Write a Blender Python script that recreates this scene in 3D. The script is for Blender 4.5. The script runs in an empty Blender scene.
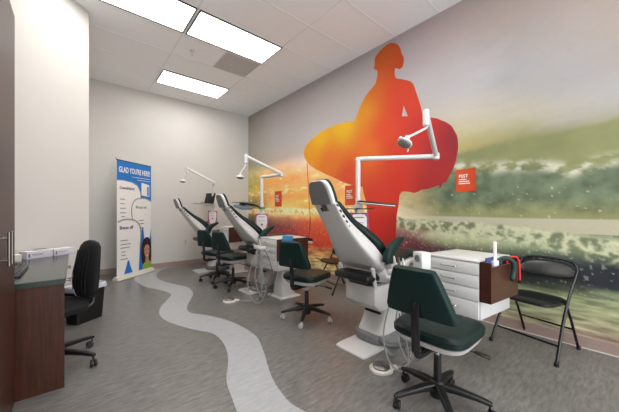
import bpy, bmesh, math, random
from mathutils import Vector, Matrix, noise
random.seed(7)
C = bpy.context.scene.collection
SC = bpy.context.scene
PI = math.pi
R = math.radians

# ---------------------------------------------------------------- camera, world, exposure
cam_data = bpy.data.cameras.new('camera')
cam_data.sensor_width = 36.0
cam_data.lens = 36.0 * 277.0 / 619.0
cam_data.shift_y = 5.2 / 619.0
cam_data.clip_start = 0.02
camera = bpy.data.objects.new('camera', cam_data)
C.objects.link(camera)
camera.location = (0, 0, 1.2)
camera.rotation_euler = (PI / 2, 0, -R(40.25))
SC.camera = camera
SC.view_settings.view_transform = 'Standard'
SC.view_settings.look = 'None'
SC.view_settings.gamma = 1
SC.view_settings.use_curve_mapping = False
SC.view_settings.exposure = 0.26
world = bpy.data.worlds.new('world')
SC.world = world
world.use_nodes = True
world.node_tree.nodes['Background'].inputs[0].default_value = (0.8, 0.85, 0.9, 1)
world.node_tree.nodes['Background'].inputs[1].default_value = 0.3
PANEL_POWER = 9.5      # emission strength of the ceiling panels
# area light added at an unseen window behind the viewpoint to brighten the ceiling
fill_light = bpy.data.lights.new('window_fill', 'AREA')
fill_light.shape = 'RECTANGLE'; fill_light.size = 3.6; fill_light.size_y = 2.5
fill_light.energy = 125; fill_light.color = (0.97, 0.985, 1.0)
fill_object = bpy.data.objects.new('window_fill', fill_light); C.objects.link(fill_object)
fill_object.location = (1.285, -2.56, 1.45); fill_object.rotation_euler = (PI / 2, 0, 0)

# ---------------------------------------------------------------- colour and material helpers
def lin(h):
    h = h.lstrip('#')
    out = []
    for i in (0, 2, 4):
        c = int(h[i:i + 2], 16) / 255
        out.append(c / 12.92 if c <= 0.04045 else ((c + 0.055) / 1.055) ** 2.4)
    return out

def mat(name, col, rough=0.5, metal=0.0, noise_amt=0.0, noise_scale=20.0, stretch=(1, 1, 1), bump=0.0, spec=0.5, col2=None, coat=0.0):
    m = bpy.data.materials.new(name)
    m.use_nodes = True
    nt = m.node_tree
    b = nt.nodes['Principled BSDF']
    c = lin(col)
    b.inputs['Base Color'].default_value = (*c, 1)
    b.inputs['Roughness'].default_value = rough
    b.inputs['Metallic'].default_value = metal
    b.inputs['Specular IOR Level'].default_value = spec
    if coat:
        b.inputs['Coat Weight'].default_value = coat
        b.inputs['Coat Roughness'].default_value = 0.08
    if noise_amt > 0 or col2 or bump > 0:
        tc = nt.nodes.new('ShaderNodeTexCoord')
        mp = nt.nodes.new('ShaderNodeMapping')
        mp.inputs['Scale'].default_value = stretch
        nz = nt.nodes.new('ShaderNodeTexNoise')
        nz.inputs['Scale'].default_value = noise_scale
        nz.inputs['Detail'].default_value = 5
        nt.links.new(tc.outputs['Object'], mp.inputs[0])
        nt.links.new(mp.outputs[0], nz.inputs[0])
        if noise_amt > 0 or col2:
            rp = nt.nodes.new('ShaderNodeValToRGB')
            rp.color_ramp.elements[0].position = 0.3
            rp.color_ramp.elements[1].position = 0.7
            d = lin(col2) if col2 else [min(1, x * (1 + noise_amt)) for x in c]
            a = c if col2 else [x * (1 - noise_amt) for x in c]
            rp.color_ramp.elements[0].color = (*a, 1)
            rp.color_ramp.elements[1].color = (*d, 1)
            nt.links.new(nz.outputs[0], rp.inputs[0])
            nt.links.new(rp.outputs[0], b.inputs['Base Color'])
        if bump > 0:
            bp = nt.nodes.new('ShaderNodeBump')
            bp.inputs['Strength'].default_value = bump
            bp.inputs['Distance'].default_value = 0.003
            nt.links.new(nz.outputs[0], bp.inputs['Height'])
            nt.links.new(bp.outputs[0], b.inputs['Normal'])
    return m

def emit(name, col, s):
    m = bpy.data.materials.new(name)
    m.use_nodes = True
    nt = m.node_tree
    b = nt.nodes['Principled BSDF']
    b.inputs['Base Color'].default_value = (0.9, 0.9, 0.9, 1)
    b.inputs['Emission Color'].default_value = (*lin(col), 1)
    b.inputs['Emission Strength'].default_value = s
    return m

M = {}
M['wall'] = mat('wall paint', 'CCCAC6', 0.75, noise_amt=0.015, noise_scale=3, bump=0.05)
M['ceiling'] = mat('ceiling tile', 'F4F6F8', 0.9, noise_amt=0.05, noise_scale=160, bump=0.25)
M['tbar'] = mat('ceiling grid', 'E6E8EA', 0.6, noise_amt=0.01)
M['tframe'] = mat('light frame', '1B1B1D', 0.4, noise_amt=0.05)
M['panel'] = emit('light diffuser', 'FFFDF8', PANEL_POWER)
M['vent'] = mat('vent metal', 'BDBCBC', 0.5, noise_amt=0.2, noise_scale=90)
M['base'] = mat('rubber baseboard', '9C8880', 0.5, noise_amt=0.03)
M['wood'] = mat('dark cherry laminate', '32180F', 0.36, noise_amt=0, noise_scale=6, stretch=(9, 9, 0.6), col2='4A2618', spec=0.3)
M['brown'] = mat('cherry end panel', '3E1E18', 0.3, noise_scale=8, stretch=(1, 8, 1), col2='4A2820')
M['granite'] = mat('green granite', '18231F', 0.2, noise_scale=110, col2='3C4A44', spec=0.4)
M['steel'] = mat('brushed steel', '7E7A76', 0.35, metal=1.0, noise_amt=0.03)
M['chrome'] = mat('chrome', 'D0D0D2', 0.12, metal=1.0, noise_amt=0.01)
M['white'] = mat('white enamel', 'D2D2D2', 0.28, noise_amt=0.01)
M['shell'] = mat('white moulded shell', 'C6C4C2', 0.35, noise_amt=0.01)
M['shellgrey'] = mat('light grey headrest back', '747371', 0.5, noise_amt=0.05, noise_scale=30)
M['green'] = mat('dark green vinyl', '081F1D', 0.45, noise_amt=0.12, noise_scale=40, bump=0.12, spec=0.3)
M['greenb'] = mat('green vinyl backrest', '0A2624', 0.5, noise_amt=0.1, noise_scale=40, bump=0.12, spec=0.25)
M['bvinyl'] = mat('black vinyl', '15171A', 0.3, noise_amt=0.1, noise_scale=60, bump=0.15)
M['black'] = mat('black plastic', '101113', 0.42, noise_amt=0.05)
M['bmetal'] = mat('black painted steel', '0E0F12', 0.22, noise_amt=0.05)
M['fabric'] = mat('black ribbed fabric', '0C0E11', 0.9, noise_amt=0.25, noise_scale=90, bump=0.4)
M['grey'] = mat('grey rubber', '77787A', 0.5, noise_amt=0.05)
M['hose'] = mat('pale grey hose', '969796', 0.4, noise_amt=0.04)
M['dhose'] = mat('dark grey hose', '5C5D5F', 0.45, noise_amt=0.05)
M['castergrey'] = mat('grey caster tread', 'B0ADA8', 0.5, noise_amt=0.04)
M['orange'] = mat('orange paper', 'CC481A', 0.7, noise_amt=0.04)
M['paper'] = mat('white paper', 'E6E4E2', 0.7, noise_amt=0.01)
M['lilac'] = mat('lilac white carton', 'D2CEDA', 0.55, noise_amt=0.03)
M['blue'] = mat('banner blue', '1472C4', 0.45, noise_amt=0.02)
M['pblue'] = mat('pamphlet blue', '3C86BE', 0.4, noise_amt=0.2, noise_scale=30)
M['navy'] = mat('navy ink', '2A3A72', 0.6, noise_amt=0.02)
M['ink'] = mat('grey ink', '5A5F6C', 0.6, noise_amt=0.02)
M['outline'] = mat('grey outline', '8E9094', 0.5, noise_amt=0.02)
M['inkgreen'] = mat('green ink', '5A8A50', 0.6, noise_amt=0.02)
M['purple'] = mat('purple card border', '8E2A78', 0.45, noise_amt=0.03)
M['rose'] = mat('rose card border', 'A8567C', 0.45, noise_amt=0.03)
M['redp'] = mat('red print', 'C03048', 0.5, noise_amt=0.03)
M['red'] = mat('red strap', 'D4201C', 0.45, noise_amt=0.03)
M['dkgreen'] = mat('dark green strap', '16302A', 0.6, noise_amt=0.05)
M['skin'] = mat('printed skin tone', 'C08A6C', 0.6, noise_amt=0.04)
M['hair'] = mat('printed dark hair', '2C1A16', 0.6, noise_amt=0.1)
M['lime'] = mat('printed lime cloth', '8CB03C', 0.6, noise_amt=0.1)
M['liner'] = mat('clear white bin liner', 'C6C6D2', 0.3, noise_amt=0.15, noise_scale=30)
M['screen'] = mat('dark screen', '0B0D10', 0.35, noise_amt=0.05)
M['bluegrey'] = mat('blue grey plastic', '707C8A', 0.35, noise_amt=0.04)
M['key'] = mat('dark key plastic', '3A3A40', 0.45, noise_amt=0.06)
M['lens'] = mat('lamp lens', '8A8480', 0.15, noise_amt=0.3, noise_scale=50)
M['cream'] = mat('cream plastic', 'CFCBC2', 0.4, noise_amt=0.02)

def floor_mat(name, c1, c2, c3, scale=1.0):
    m = bpy.data.materials.new(name)
    m.use_nodes = True
    nt = m.node_tree
    b = nt.nodes['Principled BSDF']
    tc = nt.nodes.new('ShaderNodeTexCoord')
    mp = nt.nodes.new('ShaderNodeMapping')
    mp.inputs['Rotation'].default_value = (0, 0, R(8))
    mp.inputs['Scale'].default_value = (10 * scale, 42 * scale, 1)
    n1 = nt.nodes.new('ShaderNodeTexNoise'); n1.inputs['Scale'].default_value = 1.0; n1.inputs['Detail'].default_value = 7; n1.inputs['Roughness'].default_value = 0.65
    n2 = nt.nodes.new('ShaderNodeTexNoise'); n2.inputs['Scale'].default_value = 2.2; n2.inputs['Detail'].default_value = 6
    r1 = nt.nodes.new('ShaderNodeValToRGB')
    r1.color_ramp.elements[0].position = 0.3; r1.color_ramp.elements[0].color = (*lin(c1), 1)
    r1.color_ramp.elements[1].position = 0.72; r1.color_ramp.elements[1].color = (*lin(c2), 1)
    mx = nt.nodes.new('ShaderNodeMix'); mx.data_type = 'RGBA'
    mx.inputs[7].default_value = (*lin(c3), 1)
    mr = nt.nodes.new('ShaderNodeMapRange')
    mr.inputs[1].default_value = 0.35; mr.inputs[2].default_value = 0.75; mr.inputs[4].default_value = 0.45
    nt.links.new(tc.outputs['Object'], mp.inputs[0])
    nt.links.new(mp.outputs[0], n1.inputs[0])
    nt.links.new(tc.outputs['Object'], n2.inputs[0])
    nt.links.new(n1.outputs[0], r1.inputs[0])
    nt.links.new(n2.outputs[0], mr.inputs[0])
    nt.links.new(mr.outputs[0], mx.inputs[0])
    nt.links.new(r1.outputs[0], mx.inputs[6])
    nt.links.new(mx.outputs[2], b.inputs['Base Color'])
    b.inputs['Roughness'].default_value = 0.3
    return m
M['floor'] = floor_mat('streaked grey sheet vinyl', '565452', '898684', '6F6965')
M['path'] = floor_mat('pale grey inlaid vinyl', '9C9DA0', 'B2B3B7', 'A6A7AA')

def attr_mat(name, rough=0.65):
    m = bpy.data.materials.new(name)
    m.use_nodes = True
    nt = m.node_tree
    b = nt.nodes['Principled BSDF']
    at = nt.nodes.new('ShaderNodeAttribute'); at.attribute_name = 'print'
    tc = nt.nodes.new('ShaderNodeTexCoord')
    nz = nt.nodes.new('ShaderNodeTexNoise'); nz.inputs['Scale'].default_value = 25; nz.inputs['Detail'].default_value = 4
    hs = nt.nodes.new('ShaderNodeHueSaturation')
    mr = nt.nodes.new('ShaderNodeMapRange'); mr.inputs[3].default_value = 0.96; mr.inputs[4].default_value = 1.04
    nt.links.new(tc.outputs['Object'], nz.inputs[0]); nt.links.new(nz.outputs[0], mr.inputs[0])
    nt.links.new(mr.outputs[0], hs.inputs['Value'])
    nt.links.new(at.outputs['Color'], hs.inputs['Color'])
    nt.links.new(hs.outputs[0], b.inputs['Base Color'])
    b.inputs['Roughness'].default_value = rough
    b.inputs['Specular IOR Level'].default_value = 0.3
    return m
M['print'] = attr_mat('printed wallcovering')

# ---------------------------------------------------------------- mesh helpers
def new(): return bmesh.new()

def merge(bm, tb, mtx=None):
    if mtx is not None: tb.transform(mtx)
    me = bpy.data.meshes.new('tmp'); tb.to_mesh(me); tb.free()
    bm.from_mesh(me); bpy.data.meshes.remove(me)
    return bm

def box(bm, c, s, bev=0.0, rot=None, seg=2, taper=None):
    """c centre, s full size; taper=(fx,fy) scales the top face"""
    tb = bmesh.new()
    bmesh.ops.create_cube(tb, size=1.0)
    for v in tb.verts:
        k = 1.0, 1.0
        if taper and v.co.z > 0: k = taper
        v.co = Vector((v.co.x * s[0] * k[0], v.co.y * s[1] * k[1], v.co.z * s[2]))
    if bev > 0:
        bmesh.ops.bevel(tb, geom=tb.edges[:], offset=min(bev, min(s) * 0.49), segments=seg, profile=0.5, affect='EDGES')
    m = Matrix.Translation(Vector(c))
    if rot: m = m @ (Matrix.Rotation(rot[2], 4, 'Z') @ Matrix.Rotation(rot[1], 4, 'Y') @ Matrix.Rotation(rot[0], 4, 'X'))
    return merge(bm, tb, m)

def catmull(pts, n=6, closed=False):
    P = [Vector(p) for p in pts]
    out = []
    N = len(P)
    for i in range(N if closed else N - 1):
        p1 = P[i]; p2 = P[(i + 1) % N]
        p0 = P[i - 1] if (closed or i > 0) else p1
        p3 = P[(i + 2) % N] if (closed or i + 2 < N) else p2
        for k in range(n):
            t = k / n
            out.append(0.5 * ((2 * p1) + (p2 - p0) * t + (2 * p0 - 5 * p1 + 4 * p2 - p3) * t * t + (3 * p1 - p0 - 3 * p2 + p3) * t ** 3))
    if not closed: out.append(P[-1])
    return out

def loft(bm, rings, cap=True, closed=False):
    vs = [[bm.verts.new(p) for p in r] for r in rings]
    n = len(vs[0])
    K = len(vs)
    for i in range(K if closed else K - 1):
        a = vs[i]; b = vs[(i + 1) % K]
        for j in range(n):
            try: bm.faces.new((a[j], a[(j + 1) % n], b[(j + 1) % n], b[j]))
            except ValueError: pass
    if cap and not closed:
        bm.faces.new(list(reversed(vs[0]))); bm.faces.new(vs[-1])
    return bm

def frames(P):
    T = []
    for i in range(len(P)):
        a = P[max(0, i - 1)]; b = P[min(len(P) - 1, i + 1)]
        d = (b - a)
        T.append(d.normalized() if d.length > 1e-9 else Vector((0, 0, 1)))
    u = T[0].orthogonal().normalized()
    out = []
    for t in T:
        u = (u - t * u.dot(t))
        u = u.normalized() if u.length > 1e-6 else t.orthogonal().normalized()
        out.append((u, t.cross(u)))
    return out

def tube(bm, pts, r, seg=10, smooth=0, closed=False):
    P = catmull(pts, smooth) if smooth else [Vector(p) for p in pts]
    rs = r if isinstance(r, (list, tuple)) else None
    F = frames(P)
    rings = []
    for i, p in enumerate(P):
        rr = rs[min(len(rs) - 1, int(i * len(rs) / len(P)))] if rs else r
        u, v = F[i]
        rings.append([p + (u * math.cos(2 * PI * k / seg) + v * math.sin(2 * PI * k / seg)) * rr for k in range(seg)])
    return loft(bm, rings)

def cyl(bm, a, b, r0, r1=None, seg=20):
    a = Vector(a); b = Vector(b); r1 = r0 if r1 is None else r1
    t = (b - a).normalized(); u = t.orthogonal().normalized(); v = t.cross(u)
    rings = []
    for p, r in ((a, r0), (b, r1)):
        rings.append([p + (u * math.cos(2 * PI * k / seg) + v * math.sin(2 * PI * k / seg)) * r for k in range(seg)])
    return loft(bm, rings)

def lathe(bm, prof, c=(0, 0, 0), axis=(0, 0, 1), seg=24):
    c = Vector(c); t = Vector(axis).normalized(); u = t.orthogonal().normalized(); v = t.cross(u)
    rings = []
    for r, z in prof:
        r = max(r, 1e-4)
        rings.append([c + t * z + (u * math.cos(2 * PI * k / seg) + v * math.sin(2 * PI * k / seg)) * r for k in range(seg)])
    return loft(bm, rings)

def ring(c, u, v, a, b, p=4.0, n=28):
    """superellipse ring"""
    c = Vector(c); u = Vector(u).normalized(); v = Vector(v).normalized(); out = []
    for k in range(n):
        t = 2 * PI * (k + 0.5) / n
        ct, st = math.cos(t), math.sin(t)
        x = math.copysign(abs(ct) ** (2 / p), ct) * a
        y = math.copysign(abs(st) ** (2 / p), st) * b
        out.append(c + u * x + v * y)
    return out

def prism(bm, poly, f, bev=0.0):
    """poly: list of 2-D points, f(u, v, w) -> Vector, w in {0,1}"""
    tb = bmesh.new()
    a = [tb.verts.new(f(u, v, 0)) for u, v in poly]
    b = [tb.verts.new(f(u, v, 1)) for u, v in poly]
    n = len(poly)
    tb.faces.new(a); tb.faces.new(list(reversed(b)))
    for i in range(n): tb.faces.new((a[i], b[i], b[(i + 1) % n], a[(i + 1) % n]))
    bmesh.ops.recalc_face_normals(tb, faces=tb.faces[:])
    if bev > 0:
        es = [e for e in tb.edges]
        bmesh.ops.bevel(tb, geom=es, offset=bev, segments=2, profile=0.5, affect='EDGES')
    return merge(bm, tb)

def obj(name, bm, material, parent=None, smooth=True, ang=35):
    bmesh.ops.recalc_face_normals(bm, faces=bm.faces[:])
    me = bpy.data.meshes.new(name)
    bm.to_mesh(me); bm.free()
    if smooth:
        for p in me.polygons: p.use_smooth = True
        me.set_sharp_from_angle(angle=R(ang))
    me.materials.append(material)
    o = bpy.data.objects.new(name, me)
    C.objects.link(o)
    if parent: o.parent = parent
    return o

def tag(o, label, cat, group=None, kind=None):
    if label: o['label'] = label
    if cat: o['category'] = cat
    if group: o['group'] = group
    if kind: o['kind'] = kind
    return o

def thing(name, label, cat, loc=(0, 0, 0), rz=0.0, group=None):
    o = bpy.data.objects.new(name, None)
    C.objects.link(o)
    o.empty_display_size = 0.1
    o.location = loc; o.rotation_euler = (0, 0, rz)
    return tag(o, label, cat, group)

def struct(name, bm, m, parent=None, smooth=False):
    o = obj(name, bm, m, parent, smooth)
    if not parent: o['kind'] = 'structure'
    return o

def dup(root, loc, rz, label, group=None):
    r = root.copy(); C.objects.link(r)
    r.location = loc; r.rotation_euler = (0, 0, rz); r['label'] = label
    if group: r['group'] = group
    for ch in list(root.children):
        c = ch.copy(); C.objects.link(c); c.parent = r
        for g in list(ch.children):
            d = g.copy(); C.objects.link(d); d.parent = c
    return r

def text(name, s, size, m, mtx, parent, xscale=1.0, depth=0.0006, bold=0.0):
    cu = bpy.data.curves.new('t', 'FONT')
    cu.body = s; cu.size = size; cu.extrude = depth; cu.offset = bold
    cu.resolution_u = 3
    t = bpy.data.objects.new('t', cu); C.objects.link(t)
    dg = bpy.context.evaluated_depsgraph_get()
    me = bpy.data.meshes.new_from_object(t.evaluated_get(dg))
    bpy.data.objects.remove(t); bpy.data.curves.remove(cu)
    me.name = name
    me.transform(mtx @ Matrix.Diagonal((xscale, 1, 1, 1)))
    me.materials.clear(); me.materials.append(m)
    o = bpy.data.objects.new(name, me); C.objects.link(o); o.parent = parent
    return o

# ---------------------------------------------------------------- measured outlines (metres)
BODY= [(2.53, 3.38), (2.52, 3.5), (2.4, 3.57), (2.26, 3.59), (2.13, 3.5), (2.08, 3.36), (2.05, 3.29), (2.06, 3.19), (2.11, 3.16), (2.18, 3.2), (2.19, 3.13), (2.17, 3.06), (2.08, 3.01), (1.96, 2.94), (1.91, 2.88), (1.87, 2.76), (1.81, 2.57), (1.78, 2.41), (1.78, 2.31), (1.76, 1.86), (1.82, 1.46), (2.08, 1.47), (2.13, 1.28), (2.16, 1.12), (2.17, 0.91), (2.19, 0.71), (2.21, 0.49), (2.56, 0.44), (2.61, 0.69), (2.63, 0.91), (2.66, 1.14), (2.7, 1.37), (2.75, 1.53), (2.85, 2.01), (2.99, 2.57), (2.93, 2.62), (2.89, 2.7), (2.77, 2.9), (2.66, 3.01), (2.53, 3.09), (2.5, 3.15), (2.48, 3.27), (2.55, 3.34)]
BOARD= [(4.21, 2.31), (4.19, 2.4), (4.13, 2.48), (4.01, 2.55), (3.86, 2.6), (3.7, 2.65), (3.52, 2.67), (3.36, 2.68), (3.22, 2.68), (2.94, 2.65), (2.45, 2.56), (2.0, 2.47), (1.65, 2.37), (1.54, 2.31), (1.47, 2.26), (1.42, 2.21), (1.39, 2.15), (1.36, 2.08), (1.35, 2.01), (1.35, 1.93), (1.37, 1.81), (1.39, 1.74), (1.42, 1.67), (1.46, 1.6), (1.49, 1.55), (1.53, 1.54), (1.54, 1.5), (1.57, 1.48), (1.57, 1.52), (1.65, 1.5), (1.73, 1.48), (1.95, 1.47), (2.19, 1.47), (2.45, 1.52), (2.81, 1.59), (3.07, 1.65), (3.36, 1.77), (3.68, 1.9), (3.95, 2.03), (4.13, 2.17)]
GAP= [(2.05, 2.64), (1.99, 2.48), (2.08, 2.5)]
LEASH= [(4.11, 2.13), (4.08, 1.8), (4.05, 1.41), (4.02, 1.03), (4.05, 0.74), (4.17, 0.48), (4.39, 0.26)]
MURAL=[
(6.29, [(4.01, '908880'), (3.0, '9C958F'), (2.44, 'A09A8C'), (2.19, 'A8A070'), (1.86, 'A09048'), (1.61, 'B59A50'), (1.36, '6F6440'), (1.15, '8A7A40'), (0.93, '5A4038'), (0.6, '4A2530'), (0.22, '4A2020')]) ,
(5.03, [(3.85, 'A0989A'), (3.19, 'A59C9A'), (2.65, 'A8A2A2'), (2.32, 'B8A598'), (2.1, 'D8A070'), (1.88, 'E08A4A'), (1.66, 'DC9A60'), (1.51, 'D88848'), (1.34, 'E0A860'), (1.16, 'E8CC80'), (1.05, 'B88060'), (0.88, '8E4A50'), (0.66, '9A3838'), (0.44, 'B04030'), (0.22, 'D08050'), (-0.08, 'D8C890')]) ,
(3.74, [(3.6, 'A09898'), (3.05, 'A8A09E'), (2.5, 'B0ABAB'), (2.17, 'C0B0A8'), (1.95, 'E0A070'), (1.68, 'EE9050'), (1.4, 'F09048'), (1.13, 'F0A058'), (1.0, 'E06840'), (0.76, 'D85038'), (0.58, 'C84830'), (0.45, 'D89860'), (0.27, 'E8D090'), (-0.06, 'D8C890')]) ,
(2.91, [(3.62, 'A09898'), (3.06, 'A8A2A2'), (2.34, 'B0ABAB'), (1.94, 'D8A888'), (1.7, 'E89060'), (1.46, 'F08850'), (1.25, 'F0A060'), (1.09, 'E07850'), (0.82, 'C84838'), (0.61, 'B05038'), (0.39, 'C8A070'), (0.1, 'D8C890')]) ,
(1.96, [(3.62, 'A4989A'), (3.22, 'A49A9C'), (2.82, 'ACA8AC'), (2.02, 'B8A890'), (1.42, 'B4A476'), (1.28, 'BCAC84'), (1.19, 'CCBC9C'), (1.11, 'D8D0B0'), (1.0, 'B8A078'), (0.91, '90686A'), (0.81, '6A3A3C'), (0.68, '5A3038'), (0.52, '6A4848'), (0.28, 'B0A888'), (0.01, 'B8B090')]) ,
(1.33, [(3.66, 'A89A96'), (3.31, 'A89A98'), (2.96, 'A8A2A4'), (2.61, 'ACA9AC'), (2.32, 'B8B0A4'), (2.14, 'B4AC8E'), (1.97, 'B0A470'), (1.82, 'A09A68'), (1.74, 'B0A888'), (1.62, '98926A'), (1.45, '84855A'), (1.27, '8C8C60'), (1.16, '9A986C'), (1.09, 'BCB89C'), (1.0, 'A8A888'), (0.92, 'C4C8A4'), (0.83, '98A078'), (0.74, '4A4448'), (0.57, '3A3038'), (0.4, '3A3A38'), (0.26, 'A0A880'), (-0.01, 'B0A888')]) ,
(0.76, [(3.28, 'A3958F'), (2.92, '9C9694'), (2.62, '9A989C'), (2.37, 'A09D98'), (2.17, 'A8A294'), (2.04, '9C9878'), (1.92, '86865E'), (1.82, '8A8A64'), (1.74, '8A8C74'), (1.68, 'C0C0B0'), (1.59, '98A088'), (1.49, '6E7860'), (1.36, '78805E'), (1.23, '868A60'), (1.15, 'A0A088'), (1.07, 'B8B4A0'), (0.99, '98A080'), (0.91, 'B0BC98'), (0.81, '68745C'), (0.73, '36383C'), (0.61, '2E2C34'), (0.49, '3A4038'), (0.41, 'A0A880'), (0.26, '98A07C'), (0.16, 'B0A888'), (0.05, 'A89078')]) ,
(0.39, [(3.07, 'A09490'), (2.7, '9A9492'), (2.39, '9A989A'), (2.16, 'A29E98'), (2.04, 'A09C90'), (1.93, '8C8C70'), (1.84, '7C8260'), (1.74, '858868'), (1.66, 'A8AC98'), (1.59, 'C0C4B0'), (1.5, '707C68'), (1.35, '66745C'), (1.23, '80865E'), (1.14, 'A4A28C'), (1.05, 'C0BCAC'), (0.96, 'A8AC8C'), (0.89, 'B8BC98'), (0.8, '505C54'), (0.71, '2A3036'), (0.58, '2A2C36'), (0.49, '505848'), (0.41, '98A478'), (0.31, 'A4AA84'), (0.2, 'A0A07C'), (0.11, 'B0A890'), (0.03, 'A48C7C')]) ,
(0.09, [(2.9, '9C908A'), (2.53, '9A928E'), (2.24, '9C9A9C'), (2.07, 'A09C98'), (1.97, '98967E'), (1.88, '7C8260'), (1.74, '7E8664'), (1.66, 'A0A48A'), (1.61, '98A088'), (1.52, '6C7864'), (1.37, '5E6C58'), (1.25, '7C825C'), (1.15, 'A8A490'), (1.05, 'C0BAAA'), (0.99, '3E5040'), (0.95, 'A8B090'), (0.88, '98A088'), (0.81, '3A4A48'), (0.72, '242A34'), (0.55, '2A3036'), (0.49, '98A480'), (0.35, 'A8AC84'), (0.22, 'A8A484'), (0.1, 'A48C7C')]) ,
]
SIL= [(4.08, 2.28, 'F0A020'), (3.74, 2.59, 'F2B81A'), (3.13, 2.63, 'F0C020'), (2.71, 2.76, 'E89820'), (3.48, 2.1, 'E87828'), (3.02, 1.79, 'E05030'), (2.62, 2.13, 'F07828'), (2.35, 2.37, 'E84828'), (2.11, 2.59, 'D83A2A'), (2.52, 2.93, 'D86A20'), (2.35, 3.38, 'C4581A'), (2.11, 3.28, 'BE4418'), (2.19, 2.9, 'DC4028'), (2.11, 2.04, 'DC3A28'), (1.82, 2.25, 'C83030'), (1.56, 1.95, 'A82A30'), (1.36, 2.03, '8A2836'), (1.68, 1.53, 'A82C2C'), (2.11, 1.56, 'D83828'), (2.44, 1.36, 'E04030'), (2.19, 0.94, 'B02820'), (2.44, 0.92, 'D83028'), (2.35, 0.64, 'A82020')]
PL= [(1.61, 6.54), (1.39, 6.59), (1.19, 6.55), (0.97, 6.28), (0.84, 5.91), (0.79, 5.57), (0.86, 5.02), (0.99, 4.69), (1.06, 4.36), (0.95, 4.1), (0.82, 3.85), (0.75, 3.58), (0.77, 3.3), (0.89, 2.96), (1.02, 2.72), (1.04, 2.52), (1.0, 2.29), (0.93, 2.1), (0.82, 1.88), (0.77, 1.68), (0.74, 1.54)]
PR= [(2.32, 6.51), (1.87, 6.51), (1.45, 6.37), (1.21, 5.97), (1.13, 5.47), (1.22, 4.99), (1.35, 4.6), (1.32, 4.21), (1.19, 3.9), (1.07, 3.64), (1.04, 3.41), (1.16, 3.2), (1.28, 2.9), (1.33, 2.58), (1.32, 2.33), (1.23, 2.06), (1.13, 1.82), (1.07, 1.65), (1.03, 1.43), (1.05, 1.29)]
T1=[(-0.3, -0.532, 0.703), (-0.32, -0.516, 0.626), (-0.369, -0.474, 0.446), (-0.388, -0.458, 0.267), (-0.359, -0.483, 0.1), (-0.29, -0.541, 0.024), (-0.232, -0.59, 0.113), (-0.212, -0.607, 0.254), (-0.261, -0.565, 0.446), (-0.281, -0.549, 0.626)]
T2=[(-0.29, -0.541, 0.703), (-0.3, -0.532, 0.549), (-0.32, -0.516, 0.37), (-0.29, -0.541, 0.19), (-0.251, -0.574, 0.113), (-0.271, -0.557, 0.382), (-0.271, -0.557, 0.549)]
T3=[(-0.079, -0.628, 0.424), (-0.095, -0.614, 0.314), (-0.13, -0.585, 0.249), (-0.215, -0.513, 0.183), (-0.305, -0.437, 0.183), (-0.354, -0.395, 0.222)]
T4=[(-0.212, -0.607, 0.677), (-0.173, -0.64, 0.549), (-0.134, -0.673, 0.318), (-0.153, -0.657, 0.164), (-0.212, -0.607, 0.1), (-0.271, -0.557, 0.19), (-0.3, -0.532, 0.446)]

# ---------------------------------------------------------------- the room
WX = 3.42      # mural wall
WY = 6.48      # far wall
H = 3.64       # ceiling
LX, BY = -0.85, -2.6

bm = new(); box(bm, ((LX + WX) / 2, (BY + WY) / 2, -0.05), (WX - LX + 0.4, WY - BY + 0.4, 0.1)); struct('floor', bm, M['floor'])
bm = new(); box(bm, ((LX + WX) / 2, (BY + WY) / 2, H + 0.05), (WX - LX + 0.4, WY - BY + 0.4, 0.1)); struct('ceiling', bm, M['ceiling'])
bm = new(); box(bm, (WX + 0.06, (BY + WY) / 2, H / 2), (0.12, WY - BY + 0.24, H)); struct('wall_right', bm, M['wall'])
bm = new(); box(bm, (WX / 2, WY + 0.06, H / 2), (WX, 0.12, H)); struct('wall_back', bm, M['wall'])
bm = new()
box(bm, ((LX + WX) / 2, BY - 0.06, (2.75 + H) / 2), (WX - LX, 0.12, H - 2.75)); box(bm, ((LX + WX) / 2, BY - 0.06, 0.075), (WX - LX, 0.12, 0.15))
box(bm, (LX + 0.15, BY - 0.06, 1.45), (0.30, 0.12, 2.6)); box(bm, (WX - 0.15, BY - 0.06, 1.45), (0.30, 0.12, 2.6))
struct('wall_front', bm, M['wall'])
bm = new()
for x_ in (LX + 0.33, 0.7, 1.87, WX - 0.33): box(bm, (x_, BY - 0.06, 1.45), (0.06, 0.08, 2.6))
for z_ in (0.18, 2.72): box(bm, ((LX + WX) / 2, BY - 0.06, z_), (WX - LX - 0.66, 0.08, 0.06))
struct('unseen_window_1', bm, M['steel'])  # unseen window frame, added to go with the ceiling-brightening area light
bm = new(); box(bm, (LX - 0.06, (BY + 3.43) / 2, H / 2), (0.12, 3.43 - BY, H)); struct('wall_left', bm, M['wall'])
bm = new(); prism(bm, [(LX - 0.12, 3.43), (LX, 3.43), (0.13, 4.34), (0.05, 4.42), (LX - 0.12, 3.58)], lambda u, v, w: Vector((u, v, w * H))); struct('wall_angled', bm, M['wall'])
bm = new(); prism(bm, [(0.05, 4.42), (0.13, 4.34), (0.13, WY), (0.01, WY)], lambda u, v, w: Vector((u, v, w * H))); struct('wall_far_left', bm, M['wall'])

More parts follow.
